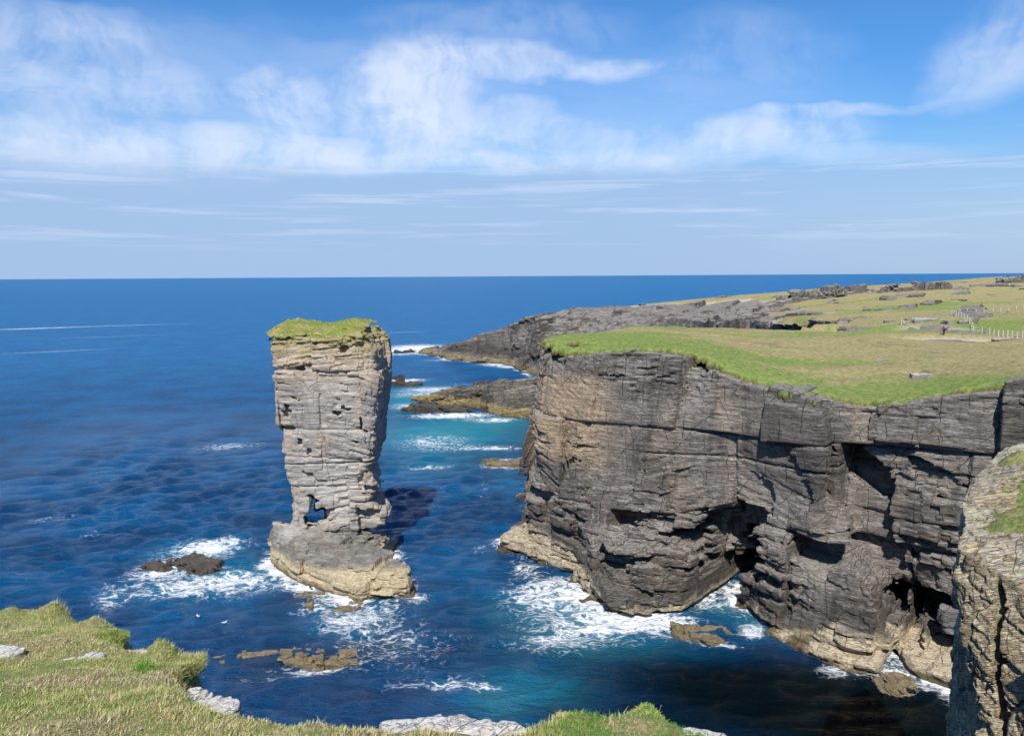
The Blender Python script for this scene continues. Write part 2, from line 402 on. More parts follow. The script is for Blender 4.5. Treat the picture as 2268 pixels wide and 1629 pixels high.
wv = W.n('ShaderNodeVectorMath', {0: wn.outputs['Color'], 1: (.5, .5, .5)}, operation='SUBTRACT').outputs[0]
aew = W.n('ShaderNodeVectorMath', {0: ae, 1: W.n('ShaderNodeVectorMath', {0: wv, 'Scale': .11}, operation='SCALE').outputs[0]}, operation='ADD').outputs[0]
wsep = W.n('ShaderNodeSeparateXYZ', {0: aew})
def blob(u, v, ru, rv, k, soft=1.0):
    a, e = azel(u, v)
    x = W.math('DIVIDE', W.math('SUBTRACT', wsep.outputs[0], a), ru / F); y = W.math('DIVIDE', W.math('SUBTRACT', wsep.outputs[1], e), rv / F)
    r = W.math('ADD', W.math('MULTIPLY', x, x), W.math('MULTIPLY', y, y))
    return W.math('MULTIPLY', W.rng(r, 1.0, 0.0), k)
fib = W.noise(W.mapped(aew, (5, 26, 1), (0, 0, .10)), 1.0, 6, .55, .2)                  # flat streaks
wisp = W.noise(W.mapped(aew, (34, 7, 1), (0, 0, .5)), 1.0, 6, .6, .5)                   # falling wisps
puff = W.noise(W.mapped(aew, (12, 14, 1)), 1.0, 7, .6, .2)
acc = None
for (u, v, ru, rv, k) in [(150, 180, 420, 130, .62), (620, 230, 130, 150, .75), (900, 240, 230, 150, .95), (1180, 150, 420, 45, .72), (1150, 260, 160, 60, .6),
                          (1350, 330, 560, 90, .55), (1720, 290, 240, 70, .55), (1850, 232, 260, 22, .5), (350, 350, 700, 70, .85), (2230, 110, 160, 120, .55), (100, 40, 300, 50, .4), (1100, 370, 700, 40, .6), (1650, 110, 260, 120, .22), (1100, 60, 360, 90, .25)]:
    b = blob(u, v, ru, rv, k); acc = b if acc is None else W.math('ADD', acc, W.math('MULTIPLY', b, W.math('SUBTRACT', 1.0, acc)))
tex = W.math('ADD', W.math('MULTIPLY', puff, .62), W.math('ADD', W.math('MULTIPLY', wisp, .24), W.math('MULTIPLY', fib, .16)))
hz_ = W.math('MULTIPLY', W.math('MAXIMUM', blob(500, 335, 900, 55, .8), blob(1450, 360, 700, 45, .6)), W.rng(puff, .25, .6, .35, 1.0))
dens = W.math('MULTIPLY', acc, W.rng(tex, .29, .62, .06, 1.0))
# low stratus bank, darker streaks with bright edges
_, e1 = azel(1134, 392); _, e2 = azel(1134, 470)
bank = W.math('MULTIPLY', W.rng(W.math('ADD', el, W.math('MULTIPLY', W.math('SUBTRACT', W.noise(W.mapped(ae, (9, 30, 1)), 1, 6, .65), .5), .035)), e1 + .022, e1 - .012), W.rng(az, .75, .1, .25, 1.0))
streak = W.rng(W.noise(W.mapped(ae, (3.5, 75, 1), (0, 0, -.02)), 1, 6, .6, .3), .5, .66)
streak = W.math('MULTIPLY', streak, W.math('MULTIPLY', W.rng(el, .16, .115), W.rng(el, .02, .06)))
white = (8.2, 9.0, 10.6)
hi = W.math('MULTIPLY', W.rng(el, .0, .26), W.rng(el, 1.2, .6, .35, 1.0))
skyc = W.mix(1.0, skyc, W.mix(hi, (.90, .98, 1.10), (.49, .99, 1.47)), 'MULTIPLY')
skyc = W.mix(W.math('MULTIPLY', W.rng(el, .16, .0), .7), skyc, (3.6, 5.4, 8.4))
col = W.mix(W.math('MULTIPLY', W.math('MAXIMUM', W.math('MAXIMUM', dens, W.math('MULTIPLY', blob(760, 230, 1250, 190, .34), W.rng(fib, .2, .7, .35, 1.0))), W.math('MULTIPLY', hz_, .85)), .92), skyc, white)
col = W.mix(W.math('MULTIPLY', bank, .85), col, (3.75, 5.45, 8.3))
col = W.mix(W.math('MULTIPLY', streak, .5), col, (6.6, 7.7, 9.9))
bg = W.n('ShaderNodeBackground', {'Color': col, 'Strength': .085})
W.t.links.new(bg.outputs[0], W.out.inputs[0])

cd = bpy.data.cameras.new("camera"); cam = bpy.data.objects.new("camera", cd); COL.objects.link(cam)
cd.sensor_width = 36; cd.sensor_fit = 'HORIZONTAL'; cd.lens = F / 2268 * 36; cd.clip_end = 200000; cd.clip_start = .1
mw = Matrix([[RIGHT[q], UP[q], -FWD[q], EYE[q]] for q in range(3)] + [[0, 0, 0, 1]]); cam.matrix_world = mw
scene.camera = cam
scene.view_settings.view_transform = 'Standard'; scene.view_settings.look = 'None'; scene.view_settings.exposure = 0.22; scene.view_settings.gamma = 1
scene.cycles.max_bounces = 5; scene.cycles.diffuse_bounces = 3; scene.cycles.glossy_bounces = 3; scene.cycles.caustics_reflective = False; scene.cycles.caustics_refractive = False
# ------------------------------------------------------------------ height of the mainland (thin-plate surface through surveyed points)
class TPS:
    def __init__(s, P):
        P = np.array(P, float); s.x = P[:, :2]; n = len(P)
        K = s.k(np.hypot(s.x[:, None, 0] - s.x[None, :, 0], s.x[:, None, 1] - s.x[None, :, 1])) + np.eye(n) * 3.0
        A = np.zeros((n + 3, n + 3)); A[:n, :n] = K; A[:n, n] = A[n, :n] = 1; A[:n, n + 1:] = s.x; A[n + 1:, :n] = s.x.T
        s.w = np.linalg.solve(A, np.concatenate([P[:, 2], [0, 0, 0]]))
    @staticmethod
    def k(r): return np.where(r > 0, r * r * np.log(np.maximum(r, 1e-6)), 0)
    def __call__(s, X, Y):
        X = np.asarray(X, float); Y = np.asarray(Y, float); n = len(s.x)
        o = s.w[n] + s.w[n + 1] * X + s.w[n + 2] * Y
        for i in range(n): o = o + s.w[i] * s.k(np.hypot(X - s.x[i, 0], Y - s.x[i, 1]))
        return o
SURV = [(1187, 787, 101), (1330, 780, 96), (1450, 775, 92), (1560, 800, 88), (1650, 846, 84), (1740, 868, 81), (1830, 885, 79.5), (1920, 892, 78), (1990, 893, 76), (2100, 872, 73.5), (2268, 850, 70.5), (2500, 825, 66),
        (1230, 757, 106), (1300, 742, 117), (1390, 727, 129), (1550, 729, 136), (1700, 734, 140), (1850, 740, 138), (2000, 800, 97), (1700, 790, 101), (1500, 752, 108), (2268, 800, 90), (2200, 765, 112),
        (2090, 743, 121), (2268, 745, 124), (2450, 740, 120), (1980, 735, 130), (1880, 733, 150), (2000, 715, 150), (2150, 705, 158), (2268, 700, 170),
        (1850, 692, 218), (2000, 682, 218), (2120, 672, 230), (2268, 660, 250), (1950, 664, 262), (1780, 690, 218), (1700, 696, 212), (1605, 706, 228), (1475, 686, 292), (1250, 681, 322), (1330, 680, 316), (1190, 694, 327), (1090, 728, 338), (1000, 762, 350), (930, 777, 368),
        (1690, 674, 290), (1760, 664, 290), (1850, 652, 295), (2000, 640, 300), (2120, 632, 310), (2268, 622, 330), (2450, 610, 330), (1600, 685, 290), (2500, 700, 160)]
top_main = TPS([at_y(*q) for q in SURV])

# ------------------------------------------------------------------ main cliff
def wl(*uv): return [tuple(at_z(u, v)[:2]) for u, v in uv]
BACK = [(150, 45), (150, 165), (60, 165)]
GEO = lambda z: [uyz(1880, 158, z), uyz(1850, 143, z), uyz(1700, 141, z), uyz(1550, 138, z), uyz(1390, 130, z), uyz(1300, 119, z)]
def P(z, pts, back=None): return [uyz(u, Y, z) for u, Y in pts] + BACK + GEO(z) + (back or [])
foot = wl((1135, 1217), (1200, 1247), (1284, 1272), (1296, 1312), (1350, 1357), (1425, 1362), (1500, 1349), (1556, 1312), (1580, 1286), (1622, 1300), (1640, 1332), (1720, 1402), (1800, 1450), (1870, 1477), (1930, 1483), (1945, 1450), (1960, 1425), (1990, 1425), (2010, 1450), (2050, 1502), (2110, 1525), (2160, 1572)) + [(47, 60), (70, 50)]
side = [(6, 132), (4.5, 124), (2, 112), (-.5, 107)]
midpts = [(1172, 102.5), (1215, 99.5), (1290, 94.5), (1318, 91), (1400, 88.5), (1500, 87), (1560, 86), (1625, 84.5), (1700, 80), (1800, 75.5), (1930, 71.8), (1950, 74.5), (2000, 75), (2110, 71.5), (2250, 68), (2500, 61)]
uppts = [(1188, 102), (1205, 100), (1320, 94), (1400, 91), (1500, 88), (1620, 84.8), (1720, 81), (1815, 77.6), (1828, 80), (1850, 79), (1990, 75.6), (2100, 73), (2268, 69.6), (2500, 62)]
toppts = [(1186, 102), (1200, 100.6), (1330, 95.5), (1380, 93), (1450, 91.6), (1520, 90), (1560, 87.6), (1640, 84.5), (1720, 82), (1800, 79.2), (1822, 82), (1842, 79.4), (1920, 77.6), (1990, 75.9), (2060, 74.6), (2120, 73), (2268, 70.2), (2500, 64)]
L = [(-3, foot + BACK + GEO(0) + side), (1.6, foot + BACK + GEO(0) + side),
     (3.4, P(3.4, [(1158, 103), (1205, 99.5), (1286, 94.5), (1300, 88), (1356, 84.5), (1425, 84), (1500, 84.6), (1556, 86.5), (1585, 89), (1625, 88.5), (1645, 83.5), (1715, 79), (1800, 74.6), (1930, 71), (1948, 76), (2000, 77), (2050, 72.5), (2110, 70.5), (2250, 66), (2500, 60)], [(6, 130), (2, 110)])),
     (6.4, P(6.4, [(1166, 103), (1210, 100), (1288, 94.5), (1304, 88.5), (1360, 85), (1425, 84.6), (1505, 85), (1552, 87), (1585, 89), (1625, 88), (1650, 83), (1715, 79.5), (1800, 75), (1930, 71.3), (1950, 75.5), (2000, 76), (2110, 71), (2250, 67), (2500, 60.5)], [(6, 128), (2, 110)])),
     (8.2, P(8.2, midpts, [(6, 127), (2.3, 110)])), (13.6, P(13.6, uppts, [(6, 126), (2.6, 110)])), (20, P(20, uppts, [(6, 125), (2.6, 108)])), (29, P(27, toppts, [(6, 122), (4, 109)]))]
top_poly = L[-1][1]
lev = levels(L)
FM = Frame(uyz(1320, 92.8, 12), uyz(1820, 77.3, 12)); FR = Frame(uyz(1840, 78.6, 14), uyz(2268, 69.4, 14)); FL = Frame(uyz(1188, 101.5, 14), uyz(1320, 94, 14))
F1 = Frame(uyz(1300, 87, 5), uyz(1560, 86.3, 5)); FC = Frame(uyz(1540, 86.5, 9), uyz(1720, 80.5, 9)); F2 = Frame(uyz(1700, 79.3, 6), uyz(2110, 70.8, 6))
z3 = lambda *q: [(1550.4 + x * .3164, 830.6 + y * .3164) for x, y in q]
z4 = lambda *q: [(1052 + x * .293, 1079.7 + y * .293) for x, y in q]
z5 = lambda *q: [(1550.4 + x * .3372, 1079.7 + y * .3372) for x, y in q]
z2 = lambda *q: [(1107.4 + x * .33988, 747.5 + y * .33988) for x, y in q]
CARVE = [(FR, z3((850, 425), (985, 428), (1030, 500), (1036, 590), (900, 612), (850, 520)), 3.6, 6),
    (FR, z3((930, 600), (1090, 612), (1250, 690), (1322, 765), (1400, 1370), (1250, 1400), (1110, 1210), (1000, 880)), 1.9, 6),
    (FR, z3((1000, 590), (1100, 615), (1250, 685), (1322, 755), (1325, 910), (1230, 850), (1120, 760)), 4.0, 6),
    (F2, z3((570, 1200), (1100, 1205), (1035, 1275), (950, 1296), (700, 1296), (620, 1255)), 2.6, 6),
    (FR, z3((1490, 606), (1705, 700), (1640, 745), (1530, 705)), 1.3, 4), (FR, z3((1690, 722), (1850, 790), (1680, 765)), .9, 4),
    (FR, z3((1560, 855), (1800, 940), (1800, 1045), (1700, 985)), 2.2, 5),
    (FR, z3((1150, 355), (1260, 415), (1390, 520), (1250, 440), (1190, 400)), .8, 3),
    (FR, z3((1390, 735), (1540, 790), (1500, 790)), .8, 3),
    (FM, z3((165, 645), (435, 800), (428, 895), (340, 865), (220, 725)), 1.7, 5),
    (FM, z3((-10, 690), (215, 755), (60, 770)), .9, 3),
    (FM, z3((190, 905), (250, 890), (230, 925)), .7, 3), (FM, z3((285, 935), (410, 940), (385, 1000)), 1.2, 4),
    (FC, z4((1530, 322), (1720, 212), (1850, 205), (2110, 235), (2105, 300), (2030, 360), (1960, 400), (1900, 580), (1700, 570), (1640, 505), (1605, 420)), 3.2, 8),
    (FC, z4((1840, 465), (1850, 395), (1990, 385), (2110, 420), (2185, 432), (2190, 610), (2000, 690), (1760, 740), (1690, 600), (1900, 572), (1885, 495)), 13, 9),
    (FC, z4((1700, 720), (1760, 590), (2100, 600), (1990, 700), (1950, 800), (1930, 900), (1680, 860)), 12, 12),
    (F1, z4((1280, 528), (1640, 556), (1700, 590), (1280, 600)), 4.0, 8),
    (F1, z4((960, 468), (1120, 470), (1110, 520), (985, 520)), 1.4, 8),
    (F2, z5((1150, 688), (1250, 668), (1385, 700), (1400, 985), (1290, 965), (1140, 935), (1165, 820)), 10, 10),
    (F2, z5((1390, 770), (1540, 752), (1650, 820), (1705, 900), (1700, 1055), (1560, 1035), (1520, 920), (1400, 860)), 8, 10),
    (F2, z5((1140, 590), (1310, 600), (1490, 640), (1380, 690), (1160, 680)), 1.6, 6),
    (FR, z5((1150, 300), (1240, 310), (1320, 420), (1340, 560), (1250, 540), (1200, 440)), 1.6, 5),
    (F2, z5((1310, 545), (1510, 548), (1480, 590), (1320, 580)), 1.4, 5),
    (F2, z5((460, 600), (560, 640), (480, 660)), 1.5, 6),
    (FM, z2((590, 690), (665, 690), (640, 745), (600, 748)), 1.2, 4), (FM, z2((740, 620), (815, 615), (800, 640)), .9, 3), (FM, z2((880, 695), (975, 720), (1030, 790), (1025, 815), (975, 765)), 1.2, 4),
    (FM, z2((850, 645), (910, 630), (880, 655)), .9, 3), (FM, z2((630, 815), (740, 845), (700, 848)), .8, 3), (FM, z2((1040, 1020), (1180, 1035), (1080, 1040)), .8, 3),
    (FM, z2((1460, 850), (1500, 880), (1629, 980), (1629, 1040), (1560, 960)), 1.2, 4), (FM, z2((1200, 935), (1350, 965), (1330, 978)), 1.0, 4),
    (FM, z2((770, 1172), (930, 1128), (800, 1180)), .7, 3), (FM, z2((800, 1130), (780, 1080), (815, 1125)), .0, 0.1),
    (FL, z2((380, 985), (450, 1000), (440, 1020), (390, 1012)), 1.1, 4), (FL, z2((460, 1000), (580, 990), (560, 1012)), 1.1, 4), (FM, z2((540, 1020), (660, 1020), (655, 1110), (600, 1110)), 1.4, 5)]
RIBS = [(FM, z4((1620, 380), (1760, 345), (1850, 380), (1830, 470), (1890, 500), (1895, 565), (1700, 560), (1640, 490)), -.4)]
def cliff_base(X, Y, Z):
    d = lev(X, Y, Z)
    Xf, Yf = np.broadcast_arrays(X[:, :, 0], Y[:, :, 0])
    tp = (top_main(Xf, Yf) - .15).astype(np.float32)
    inl = -poly_sdf(top_poly, Xf, Yf); tp = tp - .45 * sstep(1.5, 5, inl)
    d = np.maximum(d, Z - tp[:, :, None])
    n = d.shape; x, y, z = np.broadcast_arrays(X, Y, Z)
    x, y, z = x.ravel(), y.ravel(), z.ravel(); d = d.ravel()
    sel = np.nonzero((y < 106) & (d < 2.5) & (d > -16))[0]; xs, ys, zs, ds = x[sel], y[sel], z[sel], d[sel]
    wob = .16 * fbm(xs * .7, ys * .7, zs * 1.1, 2)
    for fr, uv, dep, out in CARVE:
        ds = np.maximum(ds, -(fr.prism(uv, dep, xs, ys, zs, out) + wob))
    d[sel] = ds
    return d.reshape(n)
EPS_BED = FM.pt(1560, 1010)[1]
CLK = dict(L1=(5, 10.5, 8, 19), L2=(1.0, 3.3, 2.5, 8.5), ang=-.68, seed=24, A=(1.3, 1.15, .42), S=1.0, dip=-.03, smooth_zones=.8, groove=.24, tilt=.8)
def rgh(x, y, z): return .4 * sstep(14, 10, z) - .45 * sstep(13, 16, z) * sstep(24, 21, z) + .3 * sstep(21.5, 24, z)
def cliff_detail(d, x, y, z):
    o = rockify(d, x, y, z, **CLK, rough_add=rgh(x, y, z))
    hi = np.nonzero(z > 21.5)[0]
    if len(hi):
        k = (1 - .65 * sstep(1.3, .3, top_main(x[hi], y[hi]) - z[hi])).astype(np.float32); o[hi] = d[hi] + k * (o[hi] - d[hi])
    # the long through-going bedding crack and the vertical joint
    zb = 15.2 + .055 * (x - 3) + .3 * fbm(x * .1, y * .1, 0, 2)
    o = o + .35 * np.exp(-((z - zb) / .13) ** 2) * np.minimum(1, np.maximum(0, (25 - z)))
    low = sstep(9.0, 7.0, z) * sstep(30, 26, x) + .6 * sstep(4.2, 3.2, z) * sstep(26, 30, x)
    ca_, sa_ = math.cos(-.68), math.sin(-.68); wv_ = .25 * fbm(x * .2, y * .2, z * .2, 2)
    v, _, dz, da = strata(x * ca_ + y * sa_, -x * sa_ + y * ca_, z + .05 * (x - 10) + wv_, 88, .45, 1.5, 2.5, 8.0, .25)
    o = o + low * (1.15 * (v - .5) + .30 * np.exp(-(dz / .12) ** 2) + .22 * np.exp(-(da / .12) ** 2))
    return o
def tide_lift(V): return 2.3 * sstep(10.5, 6, V[:, 0]) * sstep(110, 104, V[:, 1]) + 1.7 * sstep(27.5, 31, V[:, 0]) * sstep(40, 36, V[:, 0]) * sstep(76, 73, V[:, 1]) + .9 * sstep(36, 39, V[:, 0])
V, Q = volume((-4, 58, -2.0), (54, 112, 29.3), .165, cliff_base, cliff_detail, 1.6)
tint = np.maximum(sstep(12.5, 8.5, V[:, 0] + .25 * (V[:, 1] - 95)) * sstep(12, 15, V[:, 2]) * sstep(112, 106, V[:, 1]) * sstep(25, 22.5, V[:, 2]), .0)
tag(mesh_obj('cliff', V, Q, M['cliff'], attrs={'tint': tint, 'tide': tide_lift(V), 'tone': rockify(V[:, 0] * 0, V[:, 0], V[:, 1], V[:, 2], **CLK, rough_add=rgh(*V.T), tone=True)}), 'tall grey flagstone cliff with dark sea caves at its foot and grass on top', 'cliff', kind='structure')
print('cliff', len(V))
V, Q = volume((-6, 111, -2.0), (100, 160, 30), .6, cliff_base, lambda d, x, y, z: rockify(d, x, y, z, -.68, 21, A=(.75, .62, .2), dip=-.03), 2.5)
tag(mesh_obj('cliff', V, Q, M['cliff'], attrs={'tint': 0, 'tide': 0, 'tone': .5}), 'rear wall of the grassy cliff facing the inlet behind it', 'cliff', kind='structure')

# ------------------------------------------------------------------ headland beyond the inlet
hz0 = wl((913, 779), (960, 789), (1000, 797), (1060, 803), (1110, 806), (1140, 812), (1165, 824), (1186, 834)) + [(38, 262), (55, 222), (66, 195), (78, 172), (96, 158), (96, 140)]
hz1 = [uyz(u, Y, z) for u, Y, z in ((925, 366, 1), (1000, 347, 6), (1090, 335, 13), (1187, 324, 20), (1200, 318, 20), (1250, 319, 23), (1330, 313, 23), (1475, 289, 23), (1540, 255, 24), (1605, 226, 24.5), (1680, 205, 25), (1750, 190, 25), (1830, 172, 25), (1885, 160, 26))] + [(92, 140)]
hback = [(300, 140), (300, 420), (120, 420), (40, 400), (-20, 385)]
hb0 = [(300, 140), (300, 440), (110, 440), (20, 415), (-40, 388)]
hm = [tuple(np.array(a) * .0 + b) for a, b in zip(hz1, hz1)]
hl = levels([(-4, hz0 + hb0), (2.0, hz0 + hb0), (3.2, [tuple(np.array(q) + (1.5, 2.5)) for q in hz0] + hback), (26, hz1 + hback)])
def head_base(X, Y, Z):
    Xf, Yf = np.broadcast_arrays(X[:, :, 0], Y[:, :, 0])
    tp = top_main(Xf, Yf) - .6
    return np.maximum(hl(X, Y, Z), Z - tp[:, :, None]).astype(np.float32)
HDK = dict(ang=-.5, seed=61, A=(1.6, 1.3, .75), S=2.0, dip=-.16, smooth_zones=.6, groove=.4, tilt=.3)
def head_detail(d, x, y, z):
    k = 1 - .35 * sstep(3.0, .8, top_main(x, y) - z); return d + k.astype(np.float32) * (rockify(d, x, y, z, **HDK) - d)
V, Q = volume((-52, 134.2, -3), (215, 400, 36), .8, head_base, head_detail, 5)
tag(mesh_obj('headland', V, Q, M['far'], attrs={'tint': 0, 'tide': 0, 'tone': rockify(V[:, 0] * 0, *V.T, **HDK, tone=True)}), 'long low grey rocky headland running out to sea behind the grassy cliff top', 'headland', kind='structure')
print('headland', len(V))

# ------------------------------------------------------------------ turf over the mainland
def axis(lo, hi, h0, start, grow):
    out = [start]; h = h0
    while out[-1] < hi: out.append(out[-1] + h); h *= grow
    h = h0; pre = []
    while (pre[-1] if pre else start) > lo: pre.append((pre[-1] if pre else start) - h); h *= grow
    return np.array(pre[::-1] + out)
xs = axis(-30, 240, .32, 25, 1.006); ys = axis(60, 402, .3, 75, 1.0062)
X, Y = np.meshgrid(xs, ys, indexing='ij')
dn = -poly_sdf(top_poly, X, Y); df = -poly_sdf(hz1 + hback, X, Y)
zt_ = top_main(X, Y) - .7; t_ = np.clip((zt_ - 20) / 9, 0, 1)
dp_ = poly_sdf(L[-2][1], X, Y) * (1 - t_) + poly_sdf(top_poly, X, Y) * t_
s_ = (np.abs(dp_) < 4) & (Y < 111)
dn[s_] = -cliff_detail(dp_[s_].astype(np.float32), X[s_].astype(np.float32), Y[s_].astype(np.float32), zt_[s_].astype(np.float32))
edge = np.where(Y < 138, np.maximum(dn, np.where(Y > 130, df, -9)), np.maximum(df, dn))
n1 = fbm(X * .25, Y * .25, 1.0, 4); n2 = fbm(X * .06, Y * .06, 3.0, 4); n3 = fbm(X * .9, Y * .9, 5.0, 3); n4 = fbm(X * .05, Y * .14, 8.0, 4)
n5 = fbm(X * 2.4, Y * 2.4, 2.0, 2)
cov = (edge - .75 + 1.3 * n1 + 1.0 * n3 + .8 * n5) / 1.1
def spot(u, v, Y0, ru, rY, k=1.0):
    c = at_y(u, v, Y0); return k * np.exp(-((X - c[0]) / (ru / F * Y0)) ** 2 - ((Y - c[1]) / rY) ** 2)
bare0 = spot(2060, 722, 140, 75, 8, 1.0) + spot(2150, 724, 134, 40, 5, .9) + spot(2130, 748, 119, 150, 2.6, 1.25) + spot(1960, 722, 140, 60, 4, .55) + spot(2030, 834, 88, 26, .9, 1.3) + spot(1990, 730, 130, 110, 3, .35) \
     + spot(1850, 715, 155, 60, 8, .5) + spot(1780, 700, 208, 90, 8, .7) + spot(1700, 698, 212, 90, 14, 1.3) + spot(1590, 700, 240, 80, 30, 1.6) + spot(1450, 685, 295, 130, 30, 2) + spot(1200, 690, 330, 200, 40, 2.5) + spot(1000, 760, 350, 200, 50, 3) + spot(1850, 660, 275, 110, 10, .8) + spot(2050, 648, 285, 130, 9, .8) + spot(2200, 638, 300, 70, 9, .7) + spot(1690, 680, 280, 90, 30, 1.3) + spot(1960, 640, 315, 400, 9, .9)
bare = bare0 * np.where((Y > 140) & (X > 95), .3, 1.0)
cov = np.minimum(cov, 1.0) - 2.2 * np.clip(bare + .55 * (n1 * .5 + n3 * .5) * sstep(.05, .25, bare), 0, 3)
cov = cov - 1.4 * sstep(.42, .6, n1 + .25 * n3) * sstep(.55, .2, np.abs(edge - 5) / 10) * (Y < 112)
cov = np.clip(cov, -1.6, 1)
tm = top_main(X, Y)
Z = tm + np.where((cov > 0) | (Y < 112), .30, .95) * cov + .07 * fbm(X * 1.7, Y * 1.7, 12.0, 2) + .13 * n3 + .10 * n5 + .2 * n1 + (.35 * n2 + .4 * n4) * sstep(1, 8, edge)
inside = cov > np.where(Y < 112, -.25, -1.2)
dryp = .5 + .9 * n4 * .5 + .30 * sstep(0, 1, spot(1900, 765, 112, 420, 13, 1.0) + .8 * spot(2268, 775, 104, 200, 10, 1)) - .22 * spot(1500, 770, 95, 260, 9, 1) - .2 * spot(1900, 845, 83, 260, 8, 1) - .25 * spot(1990, 683, 215, 200, 18, 1) - .3 * spot(2030, 738, 126, 30, 2, 1.0) + .12 * spot(2200, 650, 290, 200, 40, 1) - .1 * spot(2200, 690, 175, 120, 16, 1)
dryp = dryp + .16 * (Y > 150)
idx = np.arange(X.size).reshape(X.shape)
qk = np.where(Y[1:, 1:] < 112, inside[:-1, :-1] & inside[1:, :-1] & inside[1:, 1:] & inside[:-1, 1:], inside[:-1, :-1] | inside[1:, :-1] | inside[1:, 1:] | inside[:-1, 1:])
Q = np.stack([idx[:-1, :-1][qk], idx[1:, :-1][qk], idx[1:, 1:][qk], idx[:-1, 1:][qk]], 1)
us, inv = np.unique(Q, return_inverse=True)
V = np.stack([X.ravel()[us], Y.ravel()[us], Z.ravel()[us]], 1)
def skirt(V, F, drop, sel):
    """an earthen lip: boundary edges of the sheet continued downwards"""
    E = np.concatenate([F[:, [0, 1]], F[:, [1, 2]], F[:, [2, 3]], F[:, [3, 0]]]); S = np.sort(E, 1)
    key = S[:, 0].astype(np.int64) * len(V) + S[:, 1]; u_, ix, ct = np.unique(key, return_index=True, return_counts=True)
    B = E[ix[ct == 1]]; B = B[sel(V[B[:, 0]])]
    bv, bi = np.unique(B, return_inverse=True); bi = bi.reshape(-1, 2) + len(V)
    low = V[bv].copy(); low[:, 2] -= drop * (.7 + .5 * vnoise(low[:, 0], low[:, 1], 3.0)); low[:, :2] += .12 * (np.stack([vnoise(low[:, 0] * 3, low[:, 1] * 3, 1.0), vnoise(low[:, 0] * 3, low[:, 1] * 3, 8.0)], 1) - .5)
    return np.concatenate([V, low]), np.concatenate([F, np.stack([B[:, 1], B[:, 0], bi[:, 0], bi[:, 1]], 1)]), bv
F_ = inv.reshape(-1, 4); V, F_, bv_ = skirt(V, F_, .75, lambda q: q[:, 1] < 111); us = np.concatenate([us, us[bv_]])
so_ = .8 * sstep(.25, -.2, cov).ravel()[us] * (V[:, 1] < 112); so_[len(V) - len(bv_):] = 1
turf = mesh_obj('meadow', V, F_, M['turf'], smooth=True, attrs={'dry': np.clip(dryp, 0, 1).ravel()[us], 'soil': so_, 'bare': np.clip(sstep(.42, .75, bare + .2 * n3) * .9, 0, 1).ravel()[us]})
tag(turf, 'short green and straw coloured turf covering the flat top of the cliff', 'meadow', kind='structure')
TXS, TYS, TZ = xs, ys, Z
def ground_main(x, y):
    i = min(max(np.searchsorted(TXS, x) - 1, 0), len(TXS) - 2); j = min(max(np.searchsorted(TYS, y) - 1, 0), len(TYS) - 2)
    return float(TZ[i:i + 2, j:j + 2].mean())
print('turf', len(V))
# ------------------------------------------------------------------ the sea stack
q1 = lambda x, y: (526 + x * .44207, 653.4 + y * .44187)
SY0, SY1 = 97.0, 104.0
left = [(145, 168), (139, 195), (148, 250), (162, 300), (166, 400), (180, 440), (190, 560), (194, 675), (212, 700), (221, 830), (218, 850), (223, 905), (245, 1000), (251, 1060), (253, 1125), (236, 1180), (230, 1300)]
right = [(690, 1300), (690, 1235), (676, 1200), (668, 1142), (690, 1102), (772, 1084), (779, 1066), (768, 1025), (708, 972), (734, 925), (722, 890), (690, 836), (714, 782), (727, 690), (736, 560), (750, 440), (747, 300), (735, 225), (690, 165)]
prof = []
for x, y in left:
    p = at_y(*q1(x, y), SY0); prof.append((p[0], p[2]))
for x, y in right:
    p = at_y(*q1(x, y), SY1); prof.append((p[0], p[2]))
SC = np.array([-22.5, 101.0, 0])            # foot of the stack; its Empty stands here
FS = Frame((-40, 97.3), (0, 97.3))
HOLE = [q1(*q) for q in ((356, 1008), (412, 1032), (388, 1046), (390, 1074), (434, 1068), (436, 1124), (404, 1148), (416, 1184), (338, 1192), (330, 1118), (352, 1075))]
NOTCH = [([(268, 500), (300, 512), (326, 518), (322, 542), (296, 520)], 1.0), ([(228, 580), (272, 578), (262, 604), (240, 600)], 1.1), ([(214, 668), (275, 658), (270, 690), (240, 686)], 1.0), ([(310, 718), (324, 718), (324, 744), (310, 740)], .8), ([(355, 770), (368, 772), (368, 804), (355, 800)], .8),
         ([(612, 596), (640, 660), (662, 706), (640, 690), (616, 625)], .9), ([(240, 545), (262, 548), (250, 565)], .7), ([(500, 512), (524, 520), (520, 536)], .6), ([(322, 885), (364, 890), (385, 925), (345, 905)], .9), ([(318, 366), (332, 372), (350, 460), (342, 465)], .5), ([(395, 935), (430, 940), (405, 950)], .6), ([(530, 562), (580, 566), (560, 574)], .5), ([(490, 585), (520, 588), (505, 596)], .5), ([(575, 728), (615, 732), (600, 742)], .6),
         ([(620, 930), (735, 910), (735, 975), (625, 975)], 1.4), ([(600, 1075), (692, 1094), (700, 1112), (700, 1218), (612, 1220)], 3.7), ([(520, 235), (560, 262), (540, 300), (520, 290)], .7), ([(678, 425), (752, 420), (745, 440), (690, 440)], .8)]
